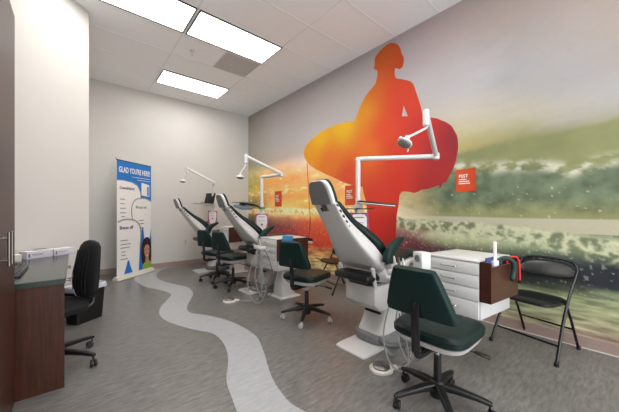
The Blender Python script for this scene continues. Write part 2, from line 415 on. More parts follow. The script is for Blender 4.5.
# baseboards
bm = new(); box(bm, (WX - 0.006, (BY + WY) / 2, 0.05), (0.012, WY - BY, 0.10), 0.003); struct('baseboard_right', bm, M['base'])
bm = new(); box(bm, ((0.13 + WX) / 2, WY - 0.006, 0.055), (WX - 0.13, 0.012, 0.11), 0.003); struct('baseboard_back', bm, M['base'])
bm = new()
d = Vector((0.98, 0.91, 0)).normalized(); nrm = Vector((d.y, -d.x, 0))
mid = Vector((LX + 0.13, 3.43 + 4.34, 0)) / 2
box(bm, (mid.x + nrm.x * 0.006, mid.y + nrm.y * 0.006, 0.05), (1.32, 0.012, 0.10), 0.003, rot=(0, 0, math.atan2(0.91, 0.98)))
struct('baseboard_left', bm, M['base'])
# thin pale line where the right baseboard meets the floor
bm = new(); box(bm, (WX - 0.017, (BY + WY) / 2, 0.003), (0.01, WY - BY, 0.006), 0.001); struct('trim_2', bm, M['cream'])

# inlaid wavy path in the floor
L = [Vector((x, min(y, 6.465), 0)) for x, y in PL] + [Vector((0.70, 1.3, 0)), Vector((0.62, 1.0, 0)), Vector((0.5, 0.6, 0))]
Rr = [Vector((x, min(y, 6.465), 0)) for x, y in PR] + [Vector((1.12, 1.08, 0)), Vector((1.22, 0.8, 0)), Vector((1.3, 0.5, 0))]
L = catmull(L, 8); Rr = catmull(Rr, 8)
poly = [(p.x, p.y) for p in L] + [(p.x, p.y) for p in reversed(Rr)]
bm = new()
a = [bm.verts.new((x, y, 0.0012)) for x, y in poly]
f = bm.faces.new(a)
bmesh.ops.triangulate(bm, faces=[f])
ret = bmesh.ops.extrude_face_region(bm, geom=bm.faces[:])
for v in [g for g in ret['geom'] if isinstance(g, bmesh.types.BMVert)]: v.co.z = -0.002
struct('trim_1', bm, M['path'])

# suspended ceiling grid (thin T bars flush under the tiles)
bm = new()
x = 1.13 - 1.22 * 2
while x < WX:
    if x > LX: box(bm, (x, (BY + WY) / 2, H - 0.001), (0.014, WY - BY, 0.004))
    x += 1.22
y = 3.40 - 0.61 * 10
while y < WY:
    if y > BY: box(bm, ((LX + WX) / 2, y, H - 0.001), (WX - LX, 0.014, 0.004))
    y += 0.61
struct('ceiling_grid', bm, M['tbar'])['kind'] = 'structure'

# ---------------------------------------------------------------- ceiling lights
def ceiling_light(x0, y0, label):
    t = thing('ceiling_light', label, 'ceiling light', (x0 + 0.6, y0 + 0.29, H), 0, 'recessed ceiling panels')
    bm = new()
    for s in (-1, 1):
        box(bm, (0, s * 0.285, -0.006), (1.19, 0.016, 0.02))
        box(bm, (s * 0.59, 0, -0.006), (0.014, 0.554, 0.02))
    obj('frame', bm, M['tframe'], t, False)
    bm = new(); box(bm, (0, 0, -0.004), (1.166, 0.554, 0.01), 0.002); obj('diffuser', bm, M['panel'], t, False)
    return t
cl = ceiling_light(-0.075, 3.41, 'large bright ceiling panel cut off by the top edge of the photo')
dup(cl, (1.755, 3.70, H), 0, 'bright ceiling panel beside the square vent grille')
dup(cl, (1.755, 5.55, H), 0, 'farthest and smallest bright ceiling panel, near the back wall')
for (cx, cy, lb) in ((1.755, 1.87, 'ceiling panel over the first dental chair, out of the frame'), (0.525, 0.04, 'ceiling panel above the camera side of the room'),
                     (1.755, 0.04, 'ceiling panel above the nearest stool, out of the frame'), (1.755, -1.8, 'rear ceiling panel behind the viewpoint')):
    dup(cl, (cx, cy, H), 0, lb)

t = thing('ceiling_vent', 'square perforated grey return vent grille beside the ceiling light', 'vent', (2.06, 4.32, H))
bm = new(); box(bm, (0, 0, -0.003), (0.575, 0.575, 0.008), 0.002); obj('grille', bm, M['vent'], t, False)
bm = new()
for s in (-1, 1):
    box(bm, (0, s * 0.292, -0.003), (0.6, 0.012, 0.012)); box(bm, (s * 0.292, 0, -0.003), (0.012, 0.572, 0.012))
obj('frame', bm, M['tbar'], t, False)

t = thing('sprinkler', 'small white fire sprinkler hanging from the ceiling tiles', 'sprinkler', (1.36, 4.36, H))
bm = new(); lathe(bm, [(0.035, 0), (0.035, -0.004), (0.02, -0.01), (0.009, -0.02), (0.009, -0.05)]); obj('escutcheon', bm, M['cream'], t)
bm = new(); lathe(bm, [(0.004, -0.05), (0.004, -0.062), (0.018, -0.064), (0.018, -0.067), (0.002, -0.068)]); obj('deflector', bm, M['cream'], t)

# ---------------------------------------------------------------- mural on the right wall
def col_at(profile, z):
    if z >= profile[0][0]: return lin(profile[0][1])
    for (z0, c0), (z1, c1) in zip(profile, profile[1:]):
        if z <= z0 and z >= z1:
            t = (z0 - z) / max(1e-6, z0 - z1)
            a, b = lin(c0), lin(c1)
            return [a[i] * (1 - t) + b[i] * t for i in range(3)]
    return lin(profile[-1][1])
MU = [(y, [(z, [v for v in lin(c)]) for z, c in prof]) for y, prof in MURAL]
def col2(profile, z):
    if z >= profile[0][0]: return profile[0][1]
    for (z0, a), (z1, b) in zip(profile, profile[1:]):
        if z1 <= z <= z0:
            t = (z0 - z) / max(1e-6, z0 - z1)
            return [a[i] * (1 - t) + b[i] * t for i in range(3)]
    return profile[-1][1]
GAIN = 1.1
def fbm(x, y, s, o=4, seed=0.0):
    v = 0.0; a = 1.0; tot = 0
    for k in range(o):
        v += a * noise.noise(Vector((x * s, y * s, seed + k * 7.3))); tot += a
        s *= 2.1; a *= 0.55
    return v / tot
def interp(pts, y):
    if y >= pts[0][0]: return pts[0][1]
    for (a, za), (b, zb) in zip(pts, pts[1:]):
        if b <= y <= a: return za + (zb - za) * (a - y) / (a - b)
    return pts[-1][1]
CREST = [(1.56, 1.86), (1.2, 1.90), (0.82, 1.93), (0.51, 1.94), (0.29, 1.95), (0.09, 1.97)]
PUFF = [(1.56, 1.75), (0.99, 1.67), (0.62, 1.65), (0.38, 1.57), (0.09, 1.64)]
HOR = [(1.55, 1.14), (0.76, 1.13), (0.09, 1.13)]
FOAM = [(1.56, 1.1), (1.12, 1.08), (0.76, 1.05), (0.46, 1.01), (0.09, 0.96)]
def sstep(a, b, x):
    t = max(0.0, min(1.0, (x - a) / (b - a))); return t * t * (3 - 2 * t)
def mural_colour(y, z):
    left = sstep(1.9, 2.6, y)            # 1 in the orange part, 0 in the grey green part
    low = max(0.0, min(1.0, (2.35 - z) / 0.5))
    warp = 0.0
    n_mid = n_fine = 0.0
    if low > 0:
        n_mid = fbm(y, z * 1.5, 2.6, 4, 1.0)
        n_fine = fbm(y, z * 1.3, 9.0, 4, 3.0)
        warp = low * (0.10 * n_mid + (0.05 + 0.04 * left) * n_fine)
        calm = (1 - left) * math.exp(-((z - 1.08) / 0.09) ** 2)
        warp *= (1 - 0.9 * calm) * ((0.30 + 0.25 * left) if z < 0.98 else 0.7)
        if z < 0.35: warp *= 0.5
    zz = z + warp
    yy = y + 0.3 * fbm(y, z * 3, 1.7, 3, 9.0)
    if yy >= MU[0][0]: c = col2(MU[0][1], zz)
    elif yy <= MU[-1][0]: c = col2(MU[-1][1], zz)
    else:
        for (y0, p0), (y1, p1) in zip(MU, MU[1:]):
            if y1 <= yy <= y0:
                t = (y0 - yy) / (y0 - y1); t = t * t * (3 - 2 * t)
                a = col2(p0, zz); b = col2(p1, zz)
                c = [a[i] * (1 - t) + b[i] * t for i in range(3)]
                break
    c = list(c)
    def mixc(c, q, k):
        return [c[i] * (1 - k) + q[i] * k for i in range(3)]
    g = 1.0
    # the dark swell with its torn white crest, right of the surfer
    rt = 1 - sstep(1.45, 2.0, y)
    if rt > 0 and 1.0 < z < 2.2:
        jag = 0.030 * fbm(y, 0.0, 5.0, 4, 90.0) + 0.02 * n_fine
        c1 = interp(CREST, y) + jag
        c2 = interp(PUFF, y) + 0.05 * fbm(y, 5.0, 3.0, 3, 92.0)
        hz = interp(HOR, y)
        inside = rt * (1 - sstep(c1 - 0.035, c1 + 0.02, z))
        ol = lin('82855C'); dk = lin('66735C'); lo = lin('878A60')
        t = 1 - sstep(c2 - 0.10, c2 + 0.03, z)
        q = [ol[i] * (1 - t) + dk[i] * t for i in range(3)]
        t = 1 - sstep(hz + 0.02, hz + 0.22, z)
        q = [q[i] * (1 - t) + lo[i] * t for i in range(3)]
        lump = fbm(y, z * 1.1, 6.5, 4, 94.0)
        lk = (1 - sstep(c2 - 0.02, c2 + 0.05, z)) * sstep(hz, hz + 0.10, z)
        q = [v * (1 + 0.9 * lump * lk + 0.25 * n_mid) for v in q]
        pk = math.exp(-((z - c2) / 0.055) ** 2) * sstep(-0.10, 0.25, fbm(y, z * 1.5, 7.0, 4, 96.0) + 0.05)
        q = mixc(q, lin('CFCDBC'), 0.9 * pk)
        if z < hz + 0.01:
            t = 1 - sstep(hz - 0.008, hz + 0.008, z)
            q = mixc(q, lin('C2BCAA'), 0.7 * t)
        c = mixc(c, q, inside)
    # mottled clouds and the back of the wave
    m = sstep(1.1, 1.25, z) * (1 - sstep(1.95, 2.3, z)) * (1 - 0.9 * rt)
    if m > 0:
        s = fbm(y * 0.8, z * 1.7, 3.6, 5, 20.0)
        s2 = fbm(y * 0.7, z * 1.9, 11.0, 4, 25.0)
        g += m * ((0.60 - 0.15 * left) * s + (0.25 - 0.1 * left) * s2)
        # pale torn crest
        k = m * sstep(0.12, 0.40, fbm(y * 0.9, z * 2.2, 5.0, 5, 31.0) + 0.26 * math.exp(-((z - 1.64 - 0.03 * n_mid) / 0.07) ** 2) - 0.20 * (1 - left) - 0.06)
        c = mixc(c, (0.62, 0.58, 0.44) if left < 0.5 else (0.90, 0.62, 0.30), 0.55 * k)
    else:
        g += 0.05 * fbm(y * 0.5, z * 1.5, 1.5, 3, 22.0)
    # curling foam
    top = interp(FOAM, y) - 0.01 + 0.17 * left + 0.045 * fbm(y, 0.0, 3.0, 4, 40.0) + 0.02 * n_fine
    bot = interp(FOAM, y) - 0.17 + 0.20 * left + 0.10 * fbm(y, 3.0, 2.2, 4, 42.0) + 0.05 * n_fine
    w = sstep(bot - 0.03, bot + 0.05, z) * (1 - sstep(top - 0.012, top + 0.012, z))
    if w > 0.02:
        bl = 1 - 2.6 * abs(fbm(y, z * 1.15, 7.0, 4, 44.0))
        bl += 0.5 * fbm(y, z, 20.0, 3, 46.0)
        k = sstep(0.25, 0.95, bl)
        pale = (0.56, 0.58, 0.38) if left < 0.5 else (0.95, 0.70, 0.36)
        dark = (0.13, 0.16, 0.09) if left < 0.5 else (0.62, 0.24, 0.12)
        q = [dark[i] * (1 - k) + pale[i] * k for i in range(3)]
        c = mixc(c, q, 0.85 * w)
    # shallow water and sand at the bottom
    rip = 1 - sstep(0.42, 0.60, z + 0.08 * n_mid)
    if rip > 0:
        f3 = fbm(y * 0.30, z * 2.2, 13, 5, 60.0)
        g += rip * 1.5 * f3
        if left > 0.5:
            k = rip * sstep(0.05, 0.25, fbm(y * 0.6, z * 2.0, 12.0, 4, 66.0))
            c = mixc(c, (0.50, 0.10, 0.06), 0.6 * k)
    if 0.45 < z < 0.95:
        f4 = fbm(y * 0.8, z, 12, 4, 70.0)
        g += 0.3 * f4
        k = sstep(0.24, 0.36, fbm(y, z, 30.0, 2, 74.0) - 0.22 * max(0, 0.80 - z)) * 0.55
        c = mixc(c, (0.62, 0.62, 0.52) if left < 0.5 else (0.90, 0.55, 0.30), 0.55 * k)
    c = [max(0, v * max(0.25, g)) for v in c]
    # pale drops of spray
    if 0.3 < z < 1.45:
        sp = noise.noise(Vector((y * 42, z * 42, 80)))
        if sp > 0.55:
            c = mixc(c, (0.75, 0.68, 0.48), min(1, (sp - 0.55) * 5) * 0.6)
    gg = GAIN * (1 - 0.10 * (1 - left) * (1 - sstep(1.9, 2.2, z))) * (1 + 0.50 * left * sstep(0.95, 1.15, z) * (1 - sstep(2.1, 2.4, z)))
    return [min(0.92, v * gg) for v in c]
def sil_colour(y, z):
    W = 0; c = [0, 0, 0]
    for py, pz, h in SILC:
        d2 = (y - py) ** 2 + (z - pz) ** 2
        w = 1 / (d2 + 0.03) ** 1.7
        W += w
        for i in range(3): c[i] += h[i] * w
    return [min(0.95, v / W * 0.86) for v in c]
SILC = [(y, z, lin(c)) for y, z, c in SIL]

def paint(me, fn):
    ca = me.color_attributes.new('print', 'FLOAT_COLOR', 'POINT')
    for i, v in enumerate(me.vertices):
        c = fn(v.co.y, v.co.z)
        ca.data[i].color = (c[0], c[1], c[2], 1)

mural = thing('wall_mural', 'full height sunset ocean surf mural covering the right wall', 'mural', (WX, 3.2, 0))
# printed surface
ny, nz = 700, 340
y0, y1, z0, z1 = -1.2, WY - 0.001, 0.1, H - 0.001
ys = []
v = y0
for i in range(ny + 1):
    t = i / ny
    ys.append(y0 + (y1 - y0) * (t ** 1.15))
verts = []; faces = []
for y in ys:
    for k in range(nz + 1):
        z = z0 + (z1 - z0) * (k / nz) ** 1.25
        verts.append((WX - 0.0012, y, z))
for i in range(ny):
    for k in range(nz):
        a = i * (nz + 1) + k
        faces.append((a, a + 1, a + nz + 2, a + nz + 1))
me = bpy.data.meshes.new('printed_scene'); me.from_pydata(verts, [], faces); me.update()
paint(me, mural_colour)
me.materials.append(M['print'])
o = bpy.data.objects.new('printed_scene', me); C.objects.link(o)
o.parent = mural; o.matrix_parent_inverse = Matrix.Translation(mural.location).inverted()

def decal(name, poly, x, fn, nseg=1):
    bm = bmesh.new()
    P = catmull([(x, a, b) for a, b in poly], nseg, True) if nseg > 1 else [Vector((x, a, b)) for a, b in poly]
    f = bm.faces.new([bm.verts.new(p) for p in P])
    lo = [min(p[i] for p in P) for i in range(3)]; hi = [max(p[i] for p in P) for i in range(3)]
    for ax in (1, 2):
        v = lo[ax] + 0.07
        while v < hi[ax]:
            co = [0, 0, 0]; co[ax] = v; no = [0, 0, 0]; no[ax] = 1
            bmesh.ops.bisect_plane(bm, geom=bm.verts[:] + bm.edges[:] + bm.faces[:], plane_co=co, plane_no=no)
            v += 0.07
    bmesh.ops.triangulate(bm, faces=bm.faces[:])
    me = bpy.data.meshes.new(name); bm.to_mesh(me); bm.free()
    paint(me, fn)
    me.materials.append(M['print'])
    o = bpy.data.objects.new(name, me); C.objects.link(o)
    o.parent = mural; o.matrix_parent_inverse = Matrix.Translation(mural.location).inverted()
    return o
decal('standing_silhouette', BODY, WX - 0.0022, sil_colour, 3)
decal('surfboard_silhouette', BOARD, WX - 0.0028, sil_colour, 3)
decal('arm_gap', GAP, WX - 0.0034, lambda y, z: [min(1, v * GAIN) for v in lin('ACA8AC')])
P = catmull([(0, a, b) for a, b in LEASH], 8)
poly = [(p.y + 0.012, p.z) for p in P] + [(p.y - 0.012, p.z) for p in reversed(P)]
decal('board_leash', poly, WX - 0.002, lambda y, z: [min(1, v * 1.1) for v in (lin('D06030') if z > 1.1 else lin('8E2828'))])

# orange notices taped on the mural
def notice(yc, zc, w, h, label, curl, tilt):
    t = thing('wall_notice', label, 'notice', (WX - 0.006, yc, zc), 0, 'orange notices taped to the mural')
    bm = bmesh.new()
    n = 8
    rings = []
    for i in range(n + 1):
        u = -w / 2 + w * i / n
        k = max(0, (i / n - 0.55)) / 0.45
        for_z = [-h / 2, h / 2]
        row = []
        for z in for_z:
            top = 1 if z > 0 else 0.35
            xo = -curl * k * k * top
            row.append((Vector((xo, -u - (0.02 * k * k if False else 0), z + tilt * u)), Vector((xo + 0.0012, -u, z + tilt * u))))
        rings.append([row[0][0], row[1][0], row[1][1], row[0][1]])
    loft(bm, rings)
    obj('sheet', bm, M['orange'], t)
    # text reads right-to-left in -Y when seen from inside the room
    mt = Matrix.Translation((-0.0025, w * 0.36, h * 0.12)) @ Matrix(((0, 0, -1, 0), (-1, 0, 0, 0), (0, 1, 0, 0), (0, 0, 0, 1)))
    text('printed_word', 'PSST', h * 0.2, M['paper'], mt, t, 0.95, bold=0.001)
    bm = new()
    for r_, (a, b) in enumerate(((0.36, -0.02), (0.36, -0.16), (0.36, -0.2))):
        z = h * (0.04 - 0.09 * r_)
        box(bm, (-0.003, w * (a + b) / 2, z), (0.001, w * (a - b), h * 0.04))
    obj('printed_lines', bm, M['paper'], t, False)
    return t
notice(1.262, 1.555, 0.215, 0.26, 'orange PSST notice with a curled corner right of the surfboard', 0.03, 0.02)
notice(3.0, 1.46, 0.24, 0.32, 'orange notice on the mural behind the nearest light post', 0.002, 0.0)
notice(5.1, 1.47, 0.27, 0.34, 'small far orange notice on the mural behind the second light arm', 0.002, 0.0)

# outlet on far wall
t = thing('wall_outlet', 'small white electrical outlet low on the back wall', 'outlet', (1.88, WY, 0.53))
bm = new(); box(bm, (0, -0.004, 0), (0.07, 0.008, 0.115), 0.002); obj('cover_plate', bm, M['cream'], t)
bm = new(); box(bm, (0, -0.0085, 0.024), (0.03, 0.002, 0.026)); obj('socket', bm, M['outline'], t)
bm = new(); box(bm, (0, -0.0085, -0.024), (0.03, 0.002, 0.026)); obj('socket', bm, M['outline'], t)

# ---------------------------------------------------------------- tall cabinet at the left edge
FX = -0.272
t = thing('tall_cabinet', 'tall dark cherry laminate cabinet at the left edge of the photo', 'cabinet', (FX, 1.66, 0))
bm = new(); box(bm, (-0.30, 0, 1.18), (0.556, 1.52, 2.36), 0.002); obj('body', bm, M['wood'], t, False)
for s, y in ((0, 0.365), (1, -0.365)):
    bm = new(); box(bm, (-0.011, y, 1.21), (0.02, 0.722, 2.29), 0.002); dr = obj('door', bm, M['wood'], t, False)
    yy = 0.34 if s == 0 else 0.26
    bm = new()
    for z in (-0.052, 0.052):
        cyl(bm, (-0.001, yy, 1.02 + z), (0.034, yy, 1.02 + z), 0.0045, seg=12)
    cyl(bm, (0.034, yy, 0.94), (0.034, yy, 1.10), 0.006, seg=14)
    obj('handle', bm, M['steel'], dr)

# ---------------------------------------------------------------- desk
t = thing('desk', 'built-in desk with green granite counter and dark cherry end panel', 'desk', (-0.05, 2.5, 0))
bm = new()
poly = [(-0.79, 0), (0, 0), (0, 1.45), (-0.26, 1.45), (-0.79, 0.955)]
prism(bm, poly, lambda u, v, w: Vector((u, v, 0.712 + 0.033 * w)))
obj('countertop', bm, M['granite'], t, False)
bm = new(); box(bm, (-0.38, 0.035, 0.356), (0.75, 0.03, 0.712), 0.002); obj('end_panel', bm, M['wood'], t, False)
bm = new(); box(bm, (-0.34, 1.10, 0.37), (0.55, 0.5, 0.684), 0.002); pd = obj('drawer_pedestal', bm, M['wood'], t, False)
for i, (za, zb) in enumerate(((0.60, 0.70), (0.47, 0.59), (0.06, 0.46))):
    bm = new(); box(bm, (-0.055, 1.10, (za + zb) / 2), (0.02, 0.49, zb - za - 0.006), 0.002); dr = obj('drawer', bm, M['wood'], t, False)
    bm = new()
    zc = (za + zb) / 2 + 0.01
    for s in (-0.05, 0.05): cyl(bm, (-0.046, 1.05 + s, zc), (0.015, 1.05 + s, zc), 0.0045, seg=10)
    cyl(bm, (0.015, 0.97, zc), (0.015, 1.13, zc), 0.006, seg=12)
    obj('handle', bm, M['steel'], dr)

# things on the counter
CT = 0.745
ang = math.atan2(0.21, 0.33)
def carton(x, y, l, d_, h_, label, m, rz=ang, band=True):
    t = thing('supply_box', label, 'box', (x, y, CT), rz, 'cartons lined up on the desk')
    bm = new(); box(bm, (l / 2, d_ / 2, h_ / 2 - 0.002), (l, d_, h_ - 0.004), 0.002); obj('carton', bm, m, t)
    bm = new(); box(bm, (l / 2, d_ / 2, h_ - 0.003), (l + 0.004, d_ + 0.004, 0.006), 0.001); obj('lid', bm, M['paper'], t)
    if band:
        bm = new()
        box(bm, (0.018, -0.0005, h_ * 0.45), (0.012, 0.002, h_ * 0.5)); box(bm, (l * 0.42, -0.0005, h_ * 0.6), (l * 0.45, 0.002, 0.004)); box(bm, (l * 0.38, -0.0005, h_ * 0.45), (l * 0.36, 0.002, 0.003))
        obj('printed_marks', bm, M['ink'], t, False)
    return t
carton(-0.345, 3.70, 0.205, 0.12, 0.07, 'long white glove carton in the middle of the desk row', M['lilac'])
carton(-0.160, 3.818, 0.185, 0.11, 0.068, 'white carton at the right end of the desk row, beside the chair back', M['lilac'])
carton(-0.50, 3.55, 0.14, 0.11, 0.06, 'grey and white carton at the left end of the desk row by the cabinet', M['cream'], R(20))
t = thing('paper_tray', 'flat white paper packet lying on top of the middle carton', 'packet', (-0.30, 3.735, CT + 0.0705), ang)
bm = new(); box(bm, (0.08, 0.05, 0.005), (0.11, 0.07, 0.009), 0.002); obj('packet', bm, M['cream'], t)
bm = new(); box(bm, (0.08, 0.05, 0.0105), (0.09, 0.05, 0.002), 0.0005); obj('packet_label', bm, M['ink'], t)

t = thing('keyboard', 'black computer keyboard on the granite desk beside the tall cabinet', 'keyboard', (-0.37, 2.96, CT), 0)
bm = new(); box(bm, (0, 0, 0.010), (0.165, 0.45, 0.020), 0.005); obj('keyboard_base', bm, M['screen'], t)
kb = new()
for i in range(5):
    for j in range(15):
        box(kb, (-0.055 + i * 0.026, -0.195 + j * 0.028, 0.0225), (0.021, 0.023, 0.006), 0.001, seg=1)
k = obj('keys', kb, M['key'], t, False); k['kind'] = 'stuff'
t = thing('mouse', 'dark computer mouse beyond the keyboard on the desk', 'mouse', (-0.37, 3.33, CT), 0.3)
bm = new(); loft(bm, [ring((0, 0, 0.001), (1, 0, 0), (0, 1, 0), 0.03, 0.052, 2.4), ring((0, 0, 0.012), (1, 0, 0), (0, 1, 0), 0.032, 0.055, 2.4), ring((0, -0.004, 0.026), (1, 0, 0), (0, 1, 0), 0.024, 0.042, 2.4), ring((0, -0.008, 0.033), (1, 0, 0), (0, 1, 0), 0.01, 0.02, 2.2)]); obj('mouse_body', bm, M['key'], t)
bm = new(); cyl(bm, (-0.003, 0.028, 0.026), (0.003, 0.028, 0.026), 0.007, seg=14); obj('scroll_wheel', bm, M['grey'], t)

# waste bin
t = thing('waste_bin', 'black rectangular waste bin with a clear liner behind the desk chair', 'bin', (0.015, 3.755, 0), math.atan2(0.20, 0.26))
bm = new()
def rr(x0, x1, y0_, y1_, z): return ring(((x0 + x1) / 2, (y0_ + y1_) / 2, z), (1, 0, 0), (0, 1, 0), (x1 - x0) / 2, (y1_ - y0_) / 2, 9, 32)
loft(bm, [rr(0.02, 0.31, 0.02, 0.18, 0.001), rr(0, 0.33, 0, 0.20, 0.37), rr(-0.006, 0.336, -0.006, 0.206, 0.37), rr(-0.006, 0.336, -0.006, 0.206, 0.385), rr(0.004, 0.326, 0.004, 0.196, 0.385), rr(0.022, 0.308, 0.022, 0.178, 0.02)])
obj('bin_body', bm, M['black'], t)
bm = new()
rings = []
for z, g in ((0.335, 0.010), (0.36, 0.014), (0.388, 0.010), (0.398, 0.004), (0.39, -0.008), (0.30, -0.02)):
    r0 = rr(-g, 0.33 + g, -g, 0.20 + g, z)
    rings.append([p + Vector((random.uniform(-1, 1) * 0.0025, random.uniform(-1, 1) * 0.0025, random.uniform(-1, 1) * (0.010 if z < 0.37 else 0.004))) for p in r0])
loft(bm, rings, cap=False)
obj('bin_liner', bm, M['liner'], t)
# ---------------------------------------------------------------- five-star castor base shared by chairs
def star_base(t, rad, zarm, offset, hub_top, cast_m, chrome_len=0.0, gas_top=0.4):
    bm = new()
    lathe(bm, [(0.045, 0.055), (0.048, 0.075), (0.04, zarm + 0.02), (0.03, zarm + 0.03)])
    for k in range(5):
        a = offset + 2 * PI * k / 5
        dx = Vector((math.cos(a), math.sin(a), 0)); dy = Vector((-dx.y, dx.x, 0)); up = Vector((0, 0, 1))
        secs = []
        for s, z, w, h_ in ((0.02, zarm - 0.005, 0.026, 0.024), (0.10, zarm - 0.008, 0.024, 0.021), (rad * 0.75, zarm - 0.024, 0.020, 0.015), (rad * 0.96, zarm - 0.036, 0.018, 0.013), (rad + 0.012, zarm - 0.042, 0.012, 0.010)):
            secs.append(ring(dx * s + up * z, dy, up, w, h_, 3.5, 16))
        loft(bm, secs)
    obj('star_base', bm, M['black'], t)
    for k in range(5):
        a = offset + 2 * PI * k / 5
        c = Vector((math.cos(a) * rad, math.sin(a) * rad, 0))
        b = a + 1.1 + 0.7 * k
        ax = Vector((math.cos(b), math.sin(b), 0)); fw = Vector((-ax.y, ax.x, 0)) * 0.016
        bm = new()
        cyl(bm, c + Vector((0, 0, 0.04)), c + Vector((0, 0, zarm - 0.035)), 0.006, seg=10)
        for s in (-1, 1):
            o_ = c + fw + ax * s * 0.013 + Vector((0, 0, 0.0265))
            lathe(bm, [(0.012, -0.009), (0.0235, -0.008), (0.026, -0.003), (0.026, 0.003), (0.0235, 0.008), (0.012, 0.009)], o_, ax, 18)
        box(bm, c + fw * 0.5 + Vector((0, 0, 0.045)), (0.016, 0.03, 0.022), 0.004, rot=(0, 0, b))
        obj('caster', bm, cast_m, t)
    bm = new(); cyl(bm, (0, 0, zarm), (0, 0, gas_top - 0.09), 0.024, 0.022); obj('gas_column', bm, M['black'], t)
    bm = new(); cyl(bm, (0, 0, gas_top - 0.09), (0, 0, gas_top), 0.013); obj('piston', bm, M['chrome'], t)

# ---------------------------------------------------------------- assistant stools
def make_stool(label, loc, rz, cast_m, boff):
    t = thing('clinic_stool', label, 'stool', loc, rz, 'green vinyl clinic stools')
    star_base(t, 0.275, 0.125, boff, 0.1, cast_m, gas_top=0.40)
    # white underside shell
    bm = new()
    u, v = (1, 0, 0), (0, 1, 0)
    loft(bm, [ring((0.02, 0, 0.385), u, v, 0.10, 0.10, 3), ring((0.02, 0, 0.40), u, v, 0.17, 0.16, 3), ring((0.015, 0, 0.42), u, v, 0.208, 0.198, 4.0), ring((0.015, 0, 0.452), u, v, 0.222, 0.212, 4.6)])
    obj('seat_shell', bm, M['shell'], t)
    bm = new()
    loft(bm, [ring((0.015, 0, 0.453), u, v, 0.215, 0.205, 4.4, 40), ring((0.015, 0, 0.462), u, v, 0.228, 0.218, 4.8, 40), ring((0.015, 0, 0.494), u, v, 0.228, 0.218, 4.8, 40),
              ring((0.015, 0, 0.512), u, v, 0.214, 0.204, 4.4, 40), ring((0.015, 0, 0.518), u, v, 0.18, 0.17, 3.6, 40), ring((0.015, 0, 0.515), u, v, 0.08, 0.08, 2.4, 40)])
    obj('seat', bm, M['green'], t)
    # trapezoid backrest leaning away from the seat
    bm = new()
    rings = []
    for z, w, th in ((0.0, 0.192, 0.010), (0.008, 0.203, 0.030), (0.04, 0.202, 0.036), (0.12, 0.178, 0.035), (0.20, 0.150, 0.032), (0.255, 0.130, 0.028), (0.275, 0.120, 0.022), (0.282, 0.108, 0.008)):
        c = Vector((-0.215 - z * 0.27, 0, 0.605 + z))
        rings.append(ring(c, (0, 1, 0), (1, 0, 0.27), w, th, 5, 36))
    loft(bm, rings)
    obj('backrest', bm, M['greenb'], t)
    bm = new()
    tube(bm, [(0.02, 0, 0.372), (-0.14, 0, 0.37), (-0.235, 0, 0.38), (-0.262, 0, 0.42), (-0.262, 0, 0.52), (-0.262, 0, 0.62), (-0.272, 0, 0.70)], [0.016] * 7, 8, 4)
    box(bm, (-0.268, 0, 0.55), (0.014, 0.05, 0.30), 0.005, rot=(0, -0.05, 0))
    obj('back_bracket', bm, M['black'], t)
    bm = new(); box(bm, (-0.02, 0, 0.378), (0.16, 0.09, 0.026), 0.008); cyl(bm, (-0.12, 0.02, 0.372), (-0.12, 0.075, 0.372), 0.018); obj('mechanism', bm, M['black'], t)
    bm = new(); cyl(bm, (0.06, -0.06, 0.372), (0.13, -0.19, 0.345), 0.0045, seg=10)
    loft(bm, [ring(Vector((0.12, -0.17, 0.35)).lerp(Vector((0.155, -0.24, 0.332)), s), (0.9, 0.45, 0), (0, 0, 1), w, 0.010, 2.5, 16) for s, w in ((0, 0.008), (0.3, 0.018), (0.7, 0.022), (0.95, 0.015), (1, 0.005))])
    obj('lever', bm, M['black'], t)
    return t
stool = make_stool('nearest dark green stool with white seat shell, in front of the white drawer cart', (1.72, 0.80, 0), 0.0, M['black'], R(6))
make_stool('green stool with pale grey castors in front of the second drawer cart', (1.985, 2.395, 0), R(15), M['castergrey'], R(-10))
dup(stool, (1.91, 4.13, 0), R(14), 'dark green stool in front of the second dental chair, right of the farthest stool')
dup(stool, (1.89, 4.72, 0), R(16), 'farthest green stool, half hidden at the far dental chair')

# ---------------------------------------------------------------- desk chair
t = thing('desk_chair', 'black ribbed fabric desk chair on castors at the granite desk', 'chair', (-0.155, 2.93, 0), R(200))
star_base(t, 0.33, 0.125, R(35 - 200), 0.1, M['black'], gas_top=0.42)
bm = new(); u, v = (1, 0, 0), (0, 1, 0)
loft(bm, [ring((0.02, 0, 0.405), u, v, 0.19, 0.19, 3), ring((0.02, 0, 0.42), u, v, 0.235, 0.235, 3.2, ), ring((0.02, 0, 0.455), u, v, 0.24, 0.24, 3.2), ring((0.02, 0, 0.478), u, v, 0.22, 0.22, 3), ring((0.02, 0, 0.486), u, v, 0.14, 0.14, 2.6)])
obj('seat', bm, M['fabric'], t)
bm = new(); rings = []
for z, w, th, dx in ((0.0, 0.09, 0.012, 0.01), (0.012, 0.13, 0.030, 0.005), (0.08, 0.19, 0.045, 0.0), (0.18, 0.192, 0.046, -0.006), (0.28, 0.190, 0.042, -0.014), (0.36, 0.175, 0.038, -0.026), (0.425, 0.155, 0.034, -0.038), (0.46, 0.11, 0.026, -0.044), (0.475, 0.055, 0.010, -0.046)):
    rings.append(ring((-0.235 + dx, 0, 0.475 + z), (0, 1, 0), (1, 0, 0), w, th, 2.6, 36))
loft(bm, rings); obj('backrest', bm, M['fabric'], t)
bm = new()
for k in (-0.11, -0.055, 0, 0.055, 0.11):
    tube(bm, [(-0.19, k, 0.53), (-0.188, k * 1.05, 0.65), (-0.206, k * 1.02, 0.76), (-0.222, k * 0.9, 0.87)], 0.003, 6, 4)
s_ = obj('rib_piping', bm, M['fabric'], t)
